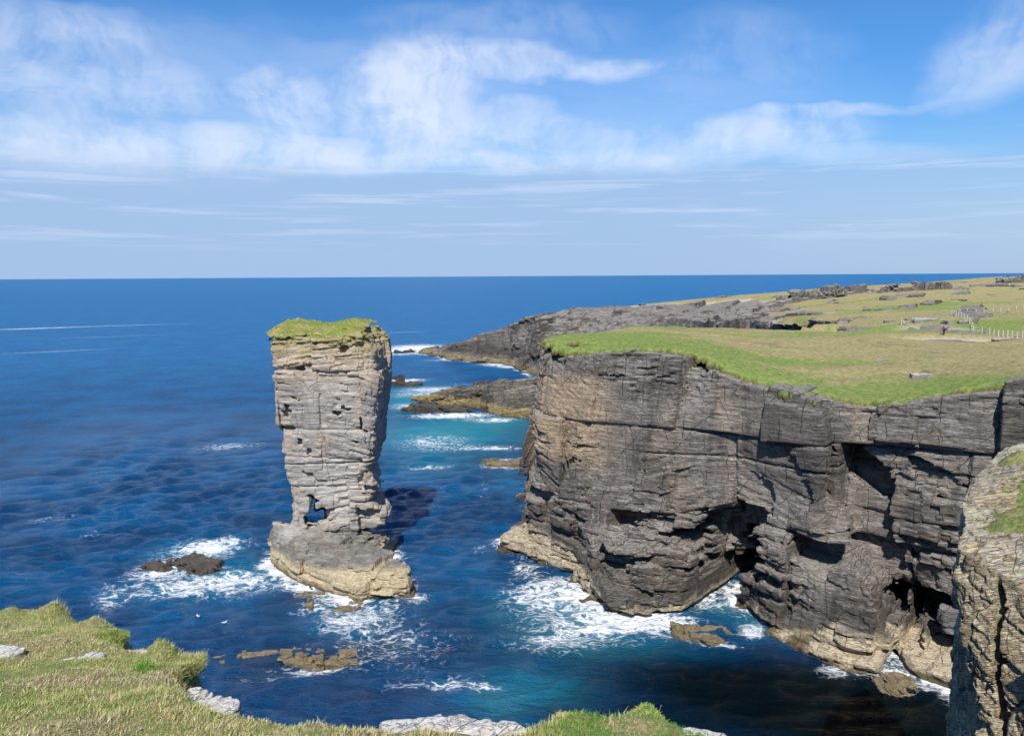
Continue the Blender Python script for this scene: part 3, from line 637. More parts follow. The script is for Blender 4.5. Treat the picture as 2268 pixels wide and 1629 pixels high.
def pill_base(X, Y, Z):
    a = poly_sdf(prof, *np.broadcast_arrays(X[:, 0, :], Z[:, 0, :]))[:, None, :]
    yc = 102.3 + .25 * np.sin(X * .35) ; hw = 5.1 + .6 * sstep(6, 22, Z) - .5 * sstep(22, 5, Z); lo_ = 1.5 * sstep(12.5, 9.5, Z)
    b = np.abs(Y - yc + lo_) - hw + lo_
    m = np.maximum(a, b) ; k = 1.1                         # slightly chamfered corners in plan
    d = np.where((a > -k) & (b > -k), np.hypot(np.maximum(a + k, 0), np.maximum(b + k, 0)) - k, m)
    d = np.maximum(d, Z - (29.2 + (Y - 97) * .12 + .35 * np.sin(X * .6)))
    n = d.shape; x, y, z = (q.ravel() for q in np.broadcast_arrays(X, Y, Z)); d = d.ravel().astype(np.float32)
    wob = .22 * fbm(x * .8, y * .8, z * .8, 2)
    for dy in (0, 1.5, 3.0, 4.5, 6.0, 7.5): d = np.maximum(d, -(Frame((-40, 97.3 + dy), (0, 97.3 + dy)).prism(HOLE, 1.6, x, y, z, 3 if dy == 0 else .3) + wob))
    for uv, dep in NOTCH: d = np.maximum(d, -(FS.prism([q1(*q) for q in uv], dep * .36, x, y, z, 4) + wob * .3))
    return d.reshape(n)
def pill_detail(d, x, y, z):
    o = rockify(d, x, y, z, **PK)
    cap = sstep(27.0, 28.2, z)
    v, _, dz, _ = strata(x, y, z - .05 * x, 77, .22, .5, .6, 1.6)
    o = o + cap * (.5 * (v - .25) + .25 * np.exp(-(dz / .07) ** 2) + .25 * fbm(x * .7, y * .7, z * 2, 3))
    zb = at_y(*q1(400, 842), 97.3)[2]
    o = o + .32 * np.exp(-((z - zb - .02 * (x + 22)) / .1) ** 2)
    return o
PK = dict(L1=(3.5, 8, 5, 12), L2=(.9, 2.6, 2.2, 6), ang=.08, seed=9, A=(.5, .38, .26), S=1.0, dip=.03, smooth_zones=.8, groove=.11, tilt=.6)
stack = tag(empty('sea_stack', tuple(SC)), 'tall flat-topped stone sea stack standing on two legs in the blue sea', 'sea stack')
V, Q = volume((-32.5, 95, 2.0), (-12.5, 110, 31.2), .14, pill_base, pill_detail, 1.5)
tn = np.clip(sstep(20.5, 26.5, V[:, 2] + 1.6 * fbm(V[:, 0] * .3, V[:, 1] * .3, V[:, 2] * .3, 3)) * .85, 0, 1)
mesh_obj('rock_column', V - SC, Q, M['stack'], stack, attrs={'tint': tn, 'tide': 0, 'tone': .25 + .5 * rockify(V[:, 0] * 0, *V.T, **PK, tone=True)}); print('stack', len(V))
b0 = wl((601, 1256), (650, 1287), (705, 1305), (790, 1329), (850, 1328), (904, 1323), (900, 1303))
bb = [uyz(904, 90.2, 0), uyz(850, 93.5, 0), uyz(842, 97, 0), (-15.5, 107.5), (-28, 109), (-32.5, 106)]
off = lambda P, *o: [(p[0] + q[0], p[1] + q[1]) for p, q in zip(P, o)]
b1 = off(b0, (.3, .2), (.3, .3), (.2, .3), (.1, .3), (0, .3), (-.2, .3), (-.2, .2))
b2 = off(b0, (.3, .2), (.3, .3), (.3, .6), (.3, 1.3), (0, 1.4), (-.2, 1.4), (-.2, .8))
b3 = off(b0, (.3, .3), (.5, 1.2), (.7, 2.8), (.6, 3.6), (-1.0, 4.2), (-3.2, 5.2), (-3.0, 4.6))
b4 = off(b0, (.4, .4), (.8, 2.6), (1.0, 5.0), (.4, 7.4), (-2.6, 8.2), (-4.8, 8.8), (-4.8, 8.0))
ban = [uyz(890, 91, 4), uyz(846, 94, 4), uyz(838, 97.5, 4), (-15.6, 107), (-27.8, 108.6), (-31.8, 106)]
sb = levels([(-3, b0 + bb), (1.5, b0 + bb), (2.3, b1 + bb), (2.9, b2 + bb), (3.6, b3 + ban), (4.4, b4 + ban), (6, off(b4, (.9, 1.2), (1, 1.4), (1, 1.2), (0, 1), (-.6, .8), (-1, .6), (-1, .6)) + ban)])
def foot_base(X, Y, Z): return np.maximum(sb(X, Y, Z), Z - (4.5 - .11 * (X + 28) - .45 * np.maximum(Y - 99.5, 0)))
def foot_detail(d, x, y, z): return rockify(d, x, y, z, -.35, 15, A=(.6, .95, .42), S=.8, dip=.05, smooth_zones=.4, groove=.14, tilt=.3)
V, Q = volume((-34.5, 84, -2), (-9, 111, 6.0), .15, foot_base, foot_detail, 1.5)
mesh_obj('rock_base', V - SC, Q, M['stack'], stack, attrs={'tint': np.zeros(len(V)), 'tide': .8 * sstep(-30, -14, V[:, 0]), 'tone': rockify(V[:, 0] * 0, *V.T, -.35, 15, S=.7, dip=.08, tone=True)})
# grass on its top
gx = np.arange(-31, -12, .12); gy = np.arange(95.5, 109.5, .12); X, Y = np.meshgrid(gx, gy, indexing='ij')
pt = [p for p in prof if p[1] > 28]; x0 = min(p[0] for p in pt) + .7; x1 = max(p[0] for p in pt) - 1.0
ed = -poly_sdf([(x0, 98), (x1 - 2, 98), (x1 - .6, 99.5), (x1 - .6, 106.5), (x0, 106.5)], X, Y) + .8 * fbm(X * .6, Y * .6, 2, 3)
Z = 29.0 + (Y - 97) * .12 + .35 * np.sin(X * .6) + np.clip(ed, -1.2, 1.0) * .32 + .3 * fbm(X * .9, Y * .9, 1, 4) + .16 * fbm(X * 3.2, Y * 3.2, 1, 2) + .5 * sstep(0, 3, ed) * np.exp(-((X + 21) / 5) ** 2)
ins = ed > -1.1; idx = np.arange(X.size).reshape(X.shape); qk = ins[:-1, :-1] & ins[1:, :-1] & ins[1:, 1:] & ins[:-1, 1:]
Q = np.stack([idx[:-1, :-1][qk], idx[1:, :-1][qk], idx[1:, 1:][qk], idx[:-1, 1:][qk]], 1); us, inv = np.unique(Q, return_inverse=True)
V = np.stack([X.ravel()[us], Y.ravel()[us], Z.ravel()[us]], 1)
mesh_obj('turf_cap', V - SC, inv.reshape(-1, 4), M['turf_cap'], stack, smooth=True, attrs={'dry': np.full(len(V), .5) + .3 * fbm(V[:, 0] * .4, V[:, 1] * .4, 0, 3), 'bare': np.zeros(len(V))})
# ------------------------------------------------------------------ the sea
def sea_axis(lo, hi, h0, a, b, g0, g1):
    mid = list(np.arange(a, b, h0)); out = []; x = mid[-1]; h = h0
    while x < hi: h *= g1; x += h; out.append(x)
    pre = []; x = mid[0]; h = h0
    while x > lo: h *= g0; x -= h; pre.append(x)
    return np.array(pre[::-1] + mid + out)
xs_ = sea_axis(-70000, 70000, .38, -62, 46, 1.028, 1.028); ys_ = sea_axis(-3000, 90000, .38, 55, 125, 1.3, 1.0155)
X, Y = np.meshgrid(xs_, ys_, indexing='ij')
sp_ = np.maximum(np.gradient(xs_)[:, None], np.gradient(ys_)[None, :])
WX = X.copy(); WY = Y.copy(); WZ = np.zeros_like(X)
wr = np.random.default_rng(5)
near = np.nonzero((np.abs(xs_) < 900))[0]; ny = np.nonzero((ys_ > 20) & (ys_ < 1600))[0]
sl = (slice(near[0], near[-1] + 1), slice(ny[0], ny[-1] + 1))
x_, y_, s_ = X[sl], Y[sl], sp_[sl]; dx_ = np.zeros_like(x_); dy_ = np.zeros_like(x_); dz_ = np.zeros_like(x_)
gust = .65 + .5 * vnoise(x_ * .012, y_ * .012, 1.5)
for i in range(64):
    Lw = 1.4 * (7.5 / 1.4) ** (i / 63.0) * wr.uniform(.93, 1.07); th = math.radians(-72 + wr.normal(0, 30)); kx, ky = math.cos(th), math.sin(th)
    k = 2 * math.pi / Lw; A = .0150 * Lw ** .60 * wr.uniform(.5, 1.3); ph = wr.uniform(0, 6.28)
    f = np.clip((Lw / s_ - 3) / 3, 0, 1)
    q = k * (kx * x_ + ky * y_) + ph; c = np.cos(q) * A * f * gust; sn = np.sin(q) * A * f * gust
    dz_ += c; dx_ -= .8 * kx * sn; dy_ -= .8 * ky * sn
# calmer in the lee of the cliff
lee = sstep(0, 1, np.exp(-((x_ - 30) / 18) ** 2 - ((y_ - 66) / 12) ** 2)) * .55
WX[sl] += dx_ * (1 - lee); WY[sl] += dy_ * (1 - lee); WZ[sl] += dz_ * (1 - lee)
def field(spots):
    o = np.zeros_like(X)
    for u, v, ru, rv, k in spots:
        c = at_z(u, v); r = np.hypot(c[0], c[1]); a0 = np.array([c[0], c[1]]) / r
        rx = ru / F * np.linalg.norm(c - EYE); ry = abs(np.linalg.norm(at_z(u, v - rv * .999)[:2] - at_z(u, v + rv)[:2])) / 2
        l = (X - c[0]) * a0[0] + (Y - c[1]) * a0[1]; t = -(X - c[0]) * a0[1] + (Y - c[1]) * a0[0]
        g = k * np.exp(-((t / rx) ** 2 + (l / ry) ** 2)); o = o + g * (1 - np.clip(o, 0, 1)) if k < 1.2 else np.maximum(o, g)
    return o
FOAM = [(455, 1212, 75, 20, 1.0), (400, 1262, 85, 22, .55), (340, 1262, 40, 18, .6), (525, 1290, 80, 30, .62), (430, 1300, 110, 22, .6), (240, 1325, 25, 26, .55), (300, 1300, 60, 25, .3), (520, 1192, 20, 6, .7),
        (690, 1300, 45, 16, .85), (790, 1370, 70, 20, .75), (720, 1342, 70, 16, .6), (860, 1335, 40, 14, .5), (640, 1290, 30, 12, .5), (820, 1400, 120, 40, .35),
        (715, 1482, 50, 10, .8), (960, 1512, 100, 14, .55), (1060, 1522, 50, 12, .5), (620, 1490, 110, 18, .3), (900, 1440, 130, 50, .28),
        (1290, 1325, 75, 26, 1.0), (1400, 1372, 110, 24, 1.0), (1190, 1322, 80, 34, .7), (1165, 1258, 40, 26, .55), (1310, 1390, 130, 34, .62), (1240, 1290, 50, 18, .7), (1220, 1420, 90, 30, .45), (1480, 1375, 50, 22, .75),
        (1590, 1428, 55, 10, .7), (1665, 1400, 25, 16, .8), (1560, 1340, 40, 14, .5), (1680, 1370, 40, 20, .45), (1620, 1345, 60, 14, .35), (1965, 1440, 14, 30, .6), (1985, 1490, 30, 22, .6), (2050, 1520, 40, 12, .7), (1940, 1480, 40, 8, .5), (1850, 1490, 60, 8, .3), (1120, 1212, 18, 8, .5), (1070, 1215, 30, 12, .4),
        (925, 771, 80, 9, 1.0), (870, 780, 60, 7, .8), (1100, 806, 45, 5, .85), (1130, 812, 30, 4, .8), (1000, 797, 70, 3, .6), (900, 842, 45, 4, .9), (960, 862, 85, 7, .7), (930, 874, 90, 6, .55), (1000, 920, 95, 7, 1.0), (1090, 930, 60, 5, .8), (900, 900, 40, 9, .6), (960, 978, 90, 20, .52), (1080, 992, 80, 5, .75), (945, 1034, 55, 4, .62), (1120, 1030, 60, 8, .8), (1150, 1018, 50, 6, .8), (505, 988, 85, 10, .42), (1170, 1110, 10, 20, .4), (1073, 1080, 10, 14, .35),
        (120, 1148, 60, 8, .32), (205, 1182, 40, 7, .3), (760, 700, 0.1, .1, .0), (230, 722, 230, 1.6, .42), (120, 778, 150, 1.6, .42), (250, 745, 200, 2.0, .30), (1050, 850, 60, 3, .3), (60, 728, 80, 1.5, .45), (900, 735, 90, 2, .35)]
TURQ = [(985, 960, 150, 34, .95), (1080, 935, 90, 16, .8), (905, 885, 60, 24, .75), (940, 865, 70, 14, .5), (930, 775, 90, 9, .5), (1190, 1525, 120, 45, .50), (1330, 1430, 160, 34, .50), (1100, 1560, 60, 40, .3), (1600, 1340, 60, 26, .45), (1680, 1385, 50, 24, .35), (500, 1280, 130, 34, .40), (440, 1220, 80, 24, .5), (1990, 1490, 50, 30, .4), (1250, 1350, 150, 50, .5), (780, 1370, 100, 30, .3), (960, 1030, 80, 20, .3), (1120, 1050, 60, 40, .15)]
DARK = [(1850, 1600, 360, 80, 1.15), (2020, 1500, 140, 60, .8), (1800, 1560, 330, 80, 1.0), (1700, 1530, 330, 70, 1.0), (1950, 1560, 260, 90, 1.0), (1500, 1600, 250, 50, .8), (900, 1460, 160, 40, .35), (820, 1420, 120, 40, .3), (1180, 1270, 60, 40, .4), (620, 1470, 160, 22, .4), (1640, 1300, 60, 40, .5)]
foam = field(FOAM)
ringP = [foot + BACK + GEO(0) + side, b0 + bb, hz0 + hb0]
m_ = (np.abs(X) < 80) & (Y > 50) & (Y < 420); i_ = np.nonzero(m_)
rg = np.full(len(i_[0]), 99.0, np.float32)
for P_ in ringP: rg = np.minimum(rg, np.abs(poly_sdf(P_, X[i_].astype(np.float32), Y[i_].astype(np.float32))))
nn_ = vnoise(X[i_] * .22, Y[i_] * .22, 3.0); fo_ = foam[i_]
wd = .8 + 1.6 * nn_ + .004 * (Y[i_] - 60)
foam[i_] = np.maximum(fo_, (.25 + .75 * sstep(.3, .75, nn_)) * np.exp(-(rg / wd) ** 2))
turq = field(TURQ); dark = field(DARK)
idx = np.arange(X.size).reshape(X.shape)
Q = np.stack([idx[:-1, :-1].ravel(), idx[1:, :-1].ravel(), idx[1:, 1:].ravel(), idx[:-1, 1:].ravel()], 1)
t = NT('sea_water'); co = t.coords(); fo = t.attr('foam'); tq = t.attr('turq'); dk = t.attr('dark')
n1 = t.noise(co, .07, 3); n2 = t.noise(co, .35, 4)
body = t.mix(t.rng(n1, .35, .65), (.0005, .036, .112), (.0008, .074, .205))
body = t.mix(t.attr('far_sheen'), body, t.mix(t.rng(n1, .3, .7), (.0008, .095, .25), (.001, .13, .315)))  # sky reflection painted into the far water: bluer with distance from the viewer
body = t.mix(tq, body, (.010, .25, .32))
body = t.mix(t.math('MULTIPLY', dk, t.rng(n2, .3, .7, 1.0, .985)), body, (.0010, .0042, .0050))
wp = t.n('ShaderNodeVectorMath', {0: co, 1: t.n('ShaderNodeVectorMath', {0: t.n('ShaderNodeTexNoise', {'Vector': co, 'Scale': .22, 'Detail': 4.0}).outputs['Color'], 'Scale': 5.0}, operation='SCALE').outputs[0]}, operation='ADD').outputs[0]
rid = t.math('ABSOLUTE', t.math('SUBTRACT', t.noise(t.mapped(wp, (.30, .42, 1)), 1.0, 6, .62, .4), .5))
lace = t.rng(rid, .0, .16, 1.0, 0.0, False)
v1 = t.rng(t.voro(t.mapped(wp, (.9, 1.2, 1)), 1.0, 'DISTANCE_TO_EDGE'), 0, .22, 1, 0)
fineN = t.noise(t.mapped(wp, (1, 1.4, 1)), 1.4, 6, .7)
patt = t.math('ADD', t.math('MULTIPLY', lace, .52), t.math('ADD', t.math('MULTIPLY', fineN, .42), t.math('MULTIPLY', v1, .16)))
th = t.math('SUBTRACT', 1.02, t.math('MULTIPLY', fo, .80))
fm = t.math('MULTIPLY', t.rng(t.math('SUBTRACT', patt, th), -.14, .32), t.rng(fo, .03, .2))
fm = t.math('MAXIMUM', fm, t.math('MULTIPLY', t.rng(fo, .75, 1.1), t.rng(fineN, .3, .7, .0, .8)))
milky = t.math('MULTIPLY', t.rng(fo, .15, .9), .32)
body = t.mix(milky, body, (.10, .33, .40))
col = t.mix(fm, body, (.86, .88, .90))
w1 = t.noise(t.mapped(co, (.42, .95, 1), (0, 0, .3)), 1.0, 6, .66, .25); w2 = t.noise(t.mapped(co, (1.6, 2.6, 1), (0, 0, .2)), 1.0, 4, .6, .2); w3 = t.noise(t.mapped(co, (.045, .10, 1), (0, 0, .25)), 1.0, 6, .68, .2)
h = t.math('ADD', t.math('MULTIPLY', w1, .80), t.math('MULTIPLY', w2, .30)); h = t.math('ADD', h, t.math('MULTIPLY', w3, .9)); h = t.math('ADD', h, t.math('MULTIPLY', fm, .12))
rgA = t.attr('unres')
jt = t.n('ShaderNodeTexNoise', {'Vector': t.mapped(co, (.8, 1.0, 1)), 'Scale': 1.0, 'Detail': 5.0, 'Roughness': .7}).outputs['Color']
jv = t.n('ShaderNodeVectorMath', {0: t.n('ShaderNodeVectorMath', {0: jt, 1: (.5, .5, .5)}, operation='SUBTRACT').outputs[0], 1: t.n('ShaderNodeCombineXYZ', {0: t.math('MULTIPLY', t.rng(dk, 0, .9, 1.0, .4), t.rng(rgA, 0, 1, .25, 1.3)), 1: t.math('MULTIPLY', t.rng(dk, 0, .9, 1.0, .4), t.rng(rgA, 0, 1, .35, 1.8)), 2: 0.0}).outputs[0]}, operation='MULTIPLY').outputs[0]
N0 = t.n('ShaderNodeVectorMath', {0: t.n('ShaderNodeVectorMath', {0: t.n('ShaderNodeNewGeometry').outputs['Normal'], 1: jv}, operation='ADD').outputs[0]}, operation='NORMALIZE').outputs[0]
nb = t.bump(h, 1.0, 1.1, N0)
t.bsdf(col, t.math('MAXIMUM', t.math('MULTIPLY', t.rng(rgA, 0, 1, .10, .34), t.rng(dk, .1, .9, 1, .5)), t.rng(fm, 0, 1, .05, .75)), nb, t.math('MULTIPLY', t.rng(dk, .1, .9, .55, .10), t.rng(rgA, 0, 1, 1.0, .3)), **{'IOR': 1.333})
sea = mesh_obj('water', np.stack([WX.ravel(), WY.ravel(), WZ.ravel()], 1), Q, t.m, smooth=True, attrs={'far_sheen': sstep(130, 420, np.hypot(X * .8, Y)).ravel(), 'unres': sstep(.4, 2.6, sp_).ravel(), 'foam': foam.ravel(), 'turq': np.clip(turq, 0, 1).ravel(), 'dark': np.clip(dark, 0, 1).ravel()})
tag(sea, 'deep blue choppy sea with white foam round the rocks', 'sea', kind='structure'); print('sea', X.shape)

# ------------------------------------------------------------------ the clifftop the photographer stands on
def gplane(x, y): return 34.4 - .29 * y + .0 * x
def at_ground(u, v):
    d = ray(u, v); t = -1.6 / (d[2] + .29 * d[1]); return EYE + d * t
EDGE = [(-140, 1322), (0, 1352), (50, 1357), (120, 1362), (170, 1372), (215, 1384), (262, 1402), (300, 1425), (345, 1446), (372, 1440), (402, 1450), (425, 1488), (450, 1524), (488, 1542), (520, 1556), (560, 1560), (610, 1568), (700, 1580), (790, 1590), (860, 1600), (950, 1596), (1050, 1604), (1150, 1612), (1175, 1600), (1250, 1585), (1330, 1577), (1400, 1570), (1450, 1578), (1530, 1588), (1600, 1602), (1660, 1626), (1715, 1648)]
ep = [tuple(at_ground(*q)[:2]) for q in EDGE]
fore_poly = [(-60, -40), (-60, 19), (-25, 15.5)] + ep + [(2.6, 4.1), (5, 3.4), (9, 5), (14, 10), (17.2, 17), (18.6, 24), (24, 27), (32, 30), (60, 30), (60, -40)]
gx = sea_axis(-60, 60, .055, -8.2, 3.4, 1.12, 1.12); gy = sea_axis(-40, 32, .055, 1.8, 13.0, 1.15, 1.12)
X, Y = np.meshgrid(gx, gy, indexing='ij')
ED = -poly_sdf(fore_poly, X, Y)
HUM = [(at_ground(381, 1468), .36, .26), (at_ground(238, 1408), .45, .20), (at_ground(340, 1440), .3, .10), (at_ground(1410, 1590), .22, .06), (at_ground(1166, 1612), .13, .10), (at_ground(1273, 1598), .16, .07), (at_ground(60, 1375), .6, .12), (at_ground(150, 1375), .4, .1)]
def near_z(X, Y, ED):
    z = gplane(X, Y) + .10 * fbm(X * .8, Y * .8, 3, 3) + .05 * fbm(X * 3.5, Y * 3.5, 1, 3)
    for c, r, h in HUM: z = z + h * np.clip(1 + .9 * fbm(X * 2.6, Y * 2.6, 11, 3), .1, 2) * np.exp(-(((X - c[0]) ** 2 + (Y - c[1]) ** 2) / (r * r)) ** 1.6)
    c = at_ground(318, 1476); z = z - .16 * np.exp(-((X - c[0]) / .35) ** 2 - ((Y - c[1]) / .25) ** 2)
    return z + np.where(ED > .25, 0, -((.25 - ED) ** 1.5) * 2.2)
NZ = near_z(X, Y, ED)
ins = ED > -.55; idx = np.arange(X.size).reshape(X.shape); qk = ins[:-1, :-1] & ins[1:, :-1] & ins[1:, 1:] & ins[:-1, 1:]
Q = np.stack([idx[:-1, :-1][qk], idx[1:, :-1][qk], idx[1:, 1:][qk], idx[:-1, 1:][qk]], 1); us, inv = np.unique(Q, return_inverse=True)
tag(mesh_obj('ground', np.stack([X.ravel()[us], Y.ravel()[us], NZ.ravel()[us]], 1), inv.reshape(-1, 4), M['turf_near'], smooth=True, attrs={'dry': np.full(len(us), .5), 'bare': np.zeros(len(us))}), 'sloping clifftop ground under the rough grass in the foreground', 'ground', kind='structure')
def near_h(x, y):
    i = np.clip(np.searchsorted(gx, x) - 1, 0, len(gx) - 2); j = np.clip(np.searchsorted(gy, y) - 1, 0, len(gy) - 2)
    a = (x - gx[i]) / (gx[i + 1] - gx[i]); b = (y - gy[j]) / (gy[j + 1] - gy[j])
    return (NZ[i, j] * (1 - a) + NZ[i + 1, j] * a) * (1 - b) + (NZ[i, j + 1] * (1 - a) + NZ[i + 1, j + 1] * a) * b
# the rock below it
ins_poly = [(-60, -40), (-60, 18), (-25, 14.5), (-12, 12.2)] + [(p[0] * .98, p[1] - .45) for p in ep[1:]] + [(2.4, 3.6), (5, 2.9), (9.2, 4.4), (14.5, 9.5), (17.8, 16.6), (19.5, 24), (24.4, 26), (32, 29), (60, 29), (60, -40)]
fl = levels([(-4, [(p[0] * 1.02, p[1] + 1.5) for p in ins_poly]), (10, ins_poly), (40, ins_poly)])
V, Q = volume((-58, -38, -3), (58, 34, 35), .62, lambda X, Y, Z: np.maximum(fl(X, Y, Z), Z - (gplane(X, Y) - .55)), lambda d, x, y, z: rockify(d, x, y, z, .2, 91, A=(.5, .3, .1), dip=.1), 2)
tag(mesh_obj('cliff', V, Q, M['cliff'], attrs={'tint': np.zeros(len(V)), 'tide': 0, 'tone': .5}), 'cliff below the foreground grass', 'cliff', kind='structure')

# ------------------------------------------------------------------ rough grass of the foreground: far too many blades to count
gr = np.random.default_rng(3)
def blades(n, px, py, pz, hgt, wid, lean, tone, mat, name, wind=(.3, .12)):
    a = gr.uniform(0, 6.283, n); ca, sa = np.cos(a), np.sin(a)
    lx = np.cos(a + 1.57) * lean + wind[0] * gr.normal(1, .5, n) * .5; ly = np.sin(a + 1.57) * lean + wind[1] * gr.normal(1, .5, n) * .5
    V = np.empty((n, 5, 3), np.float32)
    for q, (t, w, b) in enumerate(((0, 1, 0), (0, -1, 0), (.55, .8, .32), (.55, -.8, .32), (1.0, 0, 1.0))):
        k = hgt * b
        V[:, q, 0] = px + ca * wid * w + lx * k; V[:, q, 1] = py + sa * wid * w + ly * k; V[:, q, 2] = pz + hgt * t * (1 - .22 * b * np.hypot(lx, ly))
    o = (np.arange(n) * 5)[:, None]
    return mesh_obj(name, V.reshape(-1, 3), [o + np.array([[0, 1, 3, 2]]), o + np.array([[2, 3, 4]])], mat, attrs={'tone': np.repeat(tone, 5), 'tip': np.tile([0, 0, .6, .6, 1.0], n)})
t = NT('grass_blade'); tn = t.attr('tone'); tp = t.attr('tip')
r = t.n('ShaderNodeValToRGB', {0: tn}); cr = r.color_ramp
while len(cr.elements) < 6: cr.elements.new(.5)
for e, (p_, c_) in zip(cr.elements, ((0, (.10, .27, .03)), (.28, (.22, .37, .06)), (.5, (.40, .41, .12)), (.68, (.60, .51, .25)), (.88, (.72, .62, .41)), (1, (.30, .20, .11)))): e.position = p_; e.color = (*c_, 1)
b = t.bsdf(r.outputs[0], .7, None, .25); tr = t.n('ShaderNodeBsdfTranslucent', {0: r.outputs[0]}); ms = t.n('ShaderNodeMixShader', {0: .3}); t.t.links.new(b.outputs[0], ms.inputs[1]); t.t.links.new(tr.outputs[0], ms.inputs[2]); t.t.links.new(ms.outputs[0], t.out.inputs[0]); M['blade'] = t.m
STONES = [(at_ground(8, 1447), .30), (at_ground(157, 1455), .16), (at_ground(209, 1451), .17), (at_ground(22, 1360), .4), (at_ground(304, 1420), .32), (at_ground(470, 1522), .3)]
N = 560000
px = gr.uniform(-8, 3.2, N); py = 1.9 + (12.6 - 1.9) * gr.random(N) ** 1.25
ed = -poly_sdf(fore_poly, px.astype(np.float32), py.astype(np.float32))
vis = (np.abs(px) < .68 * py + .3)
keep = vis & (ed > -.12) & (gr.random(N) < .55 + .45 * vnoise(px * 2.2, py * 2.2, 4.0))
for c, rr in STONES: keep &= ((px - c[0]) / rr) ** 2 + ((py - c[1]) / rr) ** 2 > .55
c0, c1 = at_ground(860, 1620), at_ground(1150, 1625)
keep &= ~((px > c0[0] + .02) & (px < c1[0]) & (ed < .30 + .12 * fbm(px * 4, py * 4, 0, 2)) & (ed > -.3))
px, py, ed = px[keep], py[keep], ed[keep]; n = len(px)
pz = near_h(px, py) - .008
cl = vnoise(px * 1.6, py * 1.6, 9.0); cl2 = fbm(px * .55, py * .55, 2.0, 3); cl3 = vnoise(px * 5, py * 5, 2.0); bw = sstep(.62, .74, vnoise(px * 1.3, py * 1.3, 21.0))
hgt = (.012 + .032 * cl * cl3 * 1.6 + .016 * gr.random(n)) * (1 + .5 * (gr.random(n) < .05)) * (1 + .25 * sstep(.3, 0, ed))
greenness = .50 * sstep(-.1, .5, px) * sstep(1.8, .6, np.abs(py - 5.2)) + .10 * sstep(9, 11.5, py)
tone = np.clip(.49 + .34 * cl2 + .34 * (cl3 - .5) + gr.normal(0, .2, n) - greenness, 0, 1); tone = np.where(gr.random(n) < .6 * bw, np.clip(.93 + gr.normal(0, .05, n), 0, 1), tone)
tag(blades(n, px, py, pz, hgt, .0023 + .0022 * gr.random(n), np.abs(gr.normal(.5, .5, n)), tone, M['blade'], 'grass'), 'rough green and straw coloured grass on the foreground clifftop', 'grass', kind='stuff')
print('blades', n)

# ------------------------------------------------------------------ lichened buttress on the right
bt = [at_y(2110, 1187, 32.8), at_y(2106, 1280, 32.5), at_y(2122, 1400, 31.6), at_y(2150, 1625, 30.6)]
tail = [(33, 23), (33, 41), (27, 41.2), (24, 39.6), (22.6, 38.6)]
def bpoly(c, dx=0): return [(c[0] + .15, c[1]), (c[0] + .6 + dx, c[1] - 1.2), (c[0] + .52 * (c[1] - 27) + dx, 27), (c[0] + .52 * (c[1] - 23), 23)] + tail + [(21.3, 37.3), (20.6, 35.6), (c[0] + 1.2, c[1] + 1.4)]
bl = levels([(9, bpoly(bt[3] + np.array([.3, -.6, 0]))), (bt[3][2], bpoly(bt[3])), (bt[2][2], bpoly(bt[2])), (bt[1][2], bpoly(bt[1])), (25.2, bpoly(bt[0])), (30, bpoly(bt[0]))])
FB = Frame((bt[0][0], 32.8), (bt[0][0] + .52 * 5.8, 27))
BCR = [(2196, 1228), (2226, 1232), (2232, 1330), (2241, 1420), (2263, 1640), (2243, 1640), (2224, 1430), (2212, 1330)]
def btop(X, Y): return 24.85 - .32 * np.clip(32.8 - Y, 0, 9) + .05 * (X - 19) + sstep(36.4, 37.3, Y + .25 * (X - 22)) * np.clip((X - 21.3) * .52, 0, 1.9) - .25 * sstep(20, 18.4, X) + .18 * sstep(20.5, 23, X)
def but_detail(d, x, y, z):
    o = rockify(d, x, y, z, 1.35, 33, A=(.17, .17, .10), S=.42, dip=-.55, smooth_zones=.0, groove=.09, tilt=.25)
    o = np.maximum(o, -(FB.prism(BCR, .75, x, y, z, 2) + .06 * fbm(x * 3, y * 3, z * 3, 2)))
    e = fbm(x * 1.7, y * 1.7 + z * .9, z * .8, 3)
    g = np.abs(fbm(x * .8, (y * .8 + z * .32) * 1.0, z * .14 + 4, 2))
    k = (1 - .7 * sstep(.9, .2, btop(x, y) - z)).astype(np.float32); o = d + k * (o - d)
    return o + k * .08 * e + .05 * fbm(x * 5, y * 5, z * 5, 2) + .22 * np.exp(-(g / .05) ** 2)
V, Q = volume((17.4, 23.2, 11), (27.5, 41.6, 28.6), .078, lambda X, Y, Z: np.maximum(bl(X, Y, Z), Z - btop(X, Y)), but_detail, .9)
tag(mesh_obj('cliff', V, Q, M['near'], attrs={'tint': 0, 'tide': 0, 'tone': rockify(V[:, 0] * 0, *V.T, 1.35, 33, S=.42, dip=-.55, smooth_zones=0, tilt=.25, tone=True)}), 'rough yellow lichened rock buttress rising at the right edge close by', 'cliff', kind='structure'); print('buttress', len(V))
gx2 = np.arange(18, 27.5, .07); gy2 = np.arange(30, 40.8, .07); X, Y = np.meshgrid(gx2, gy2, indexing='ij')
cv = np.clip(-poly_sdf([(20.2, 34.9), (22.6, 35.9), (27.4, 37.2), (27.4, 33.4), (22, 32.4), (20.8, 33.4)], X, Y) / .5, -1, 1) * .7 + .9 * fbm(X * 1.1, Y * 1.1, 4, 4) + .10
c2 = at_y(2245, 1030, 38.5); cv = np.minimum(cv, -poly_sdf(bpoly(bt[0]), X, Y) * 1.2 - .9 + .6 * fbm(X * 2, Y * 2, 7, 2)); cv = np.maximum(cv - .25, 2.4 * np.exp(-((X - c2[0]) / .9) ** 2 - ((Y - c2[1]) / .8) ** 2) - 1.4)
Zb = btop(X, Y) + .30 * np.clip(cv, -1, .9) + .12 * fbm(X * 2.5, Y * 2.5, 0, 3) * (cv > 0)
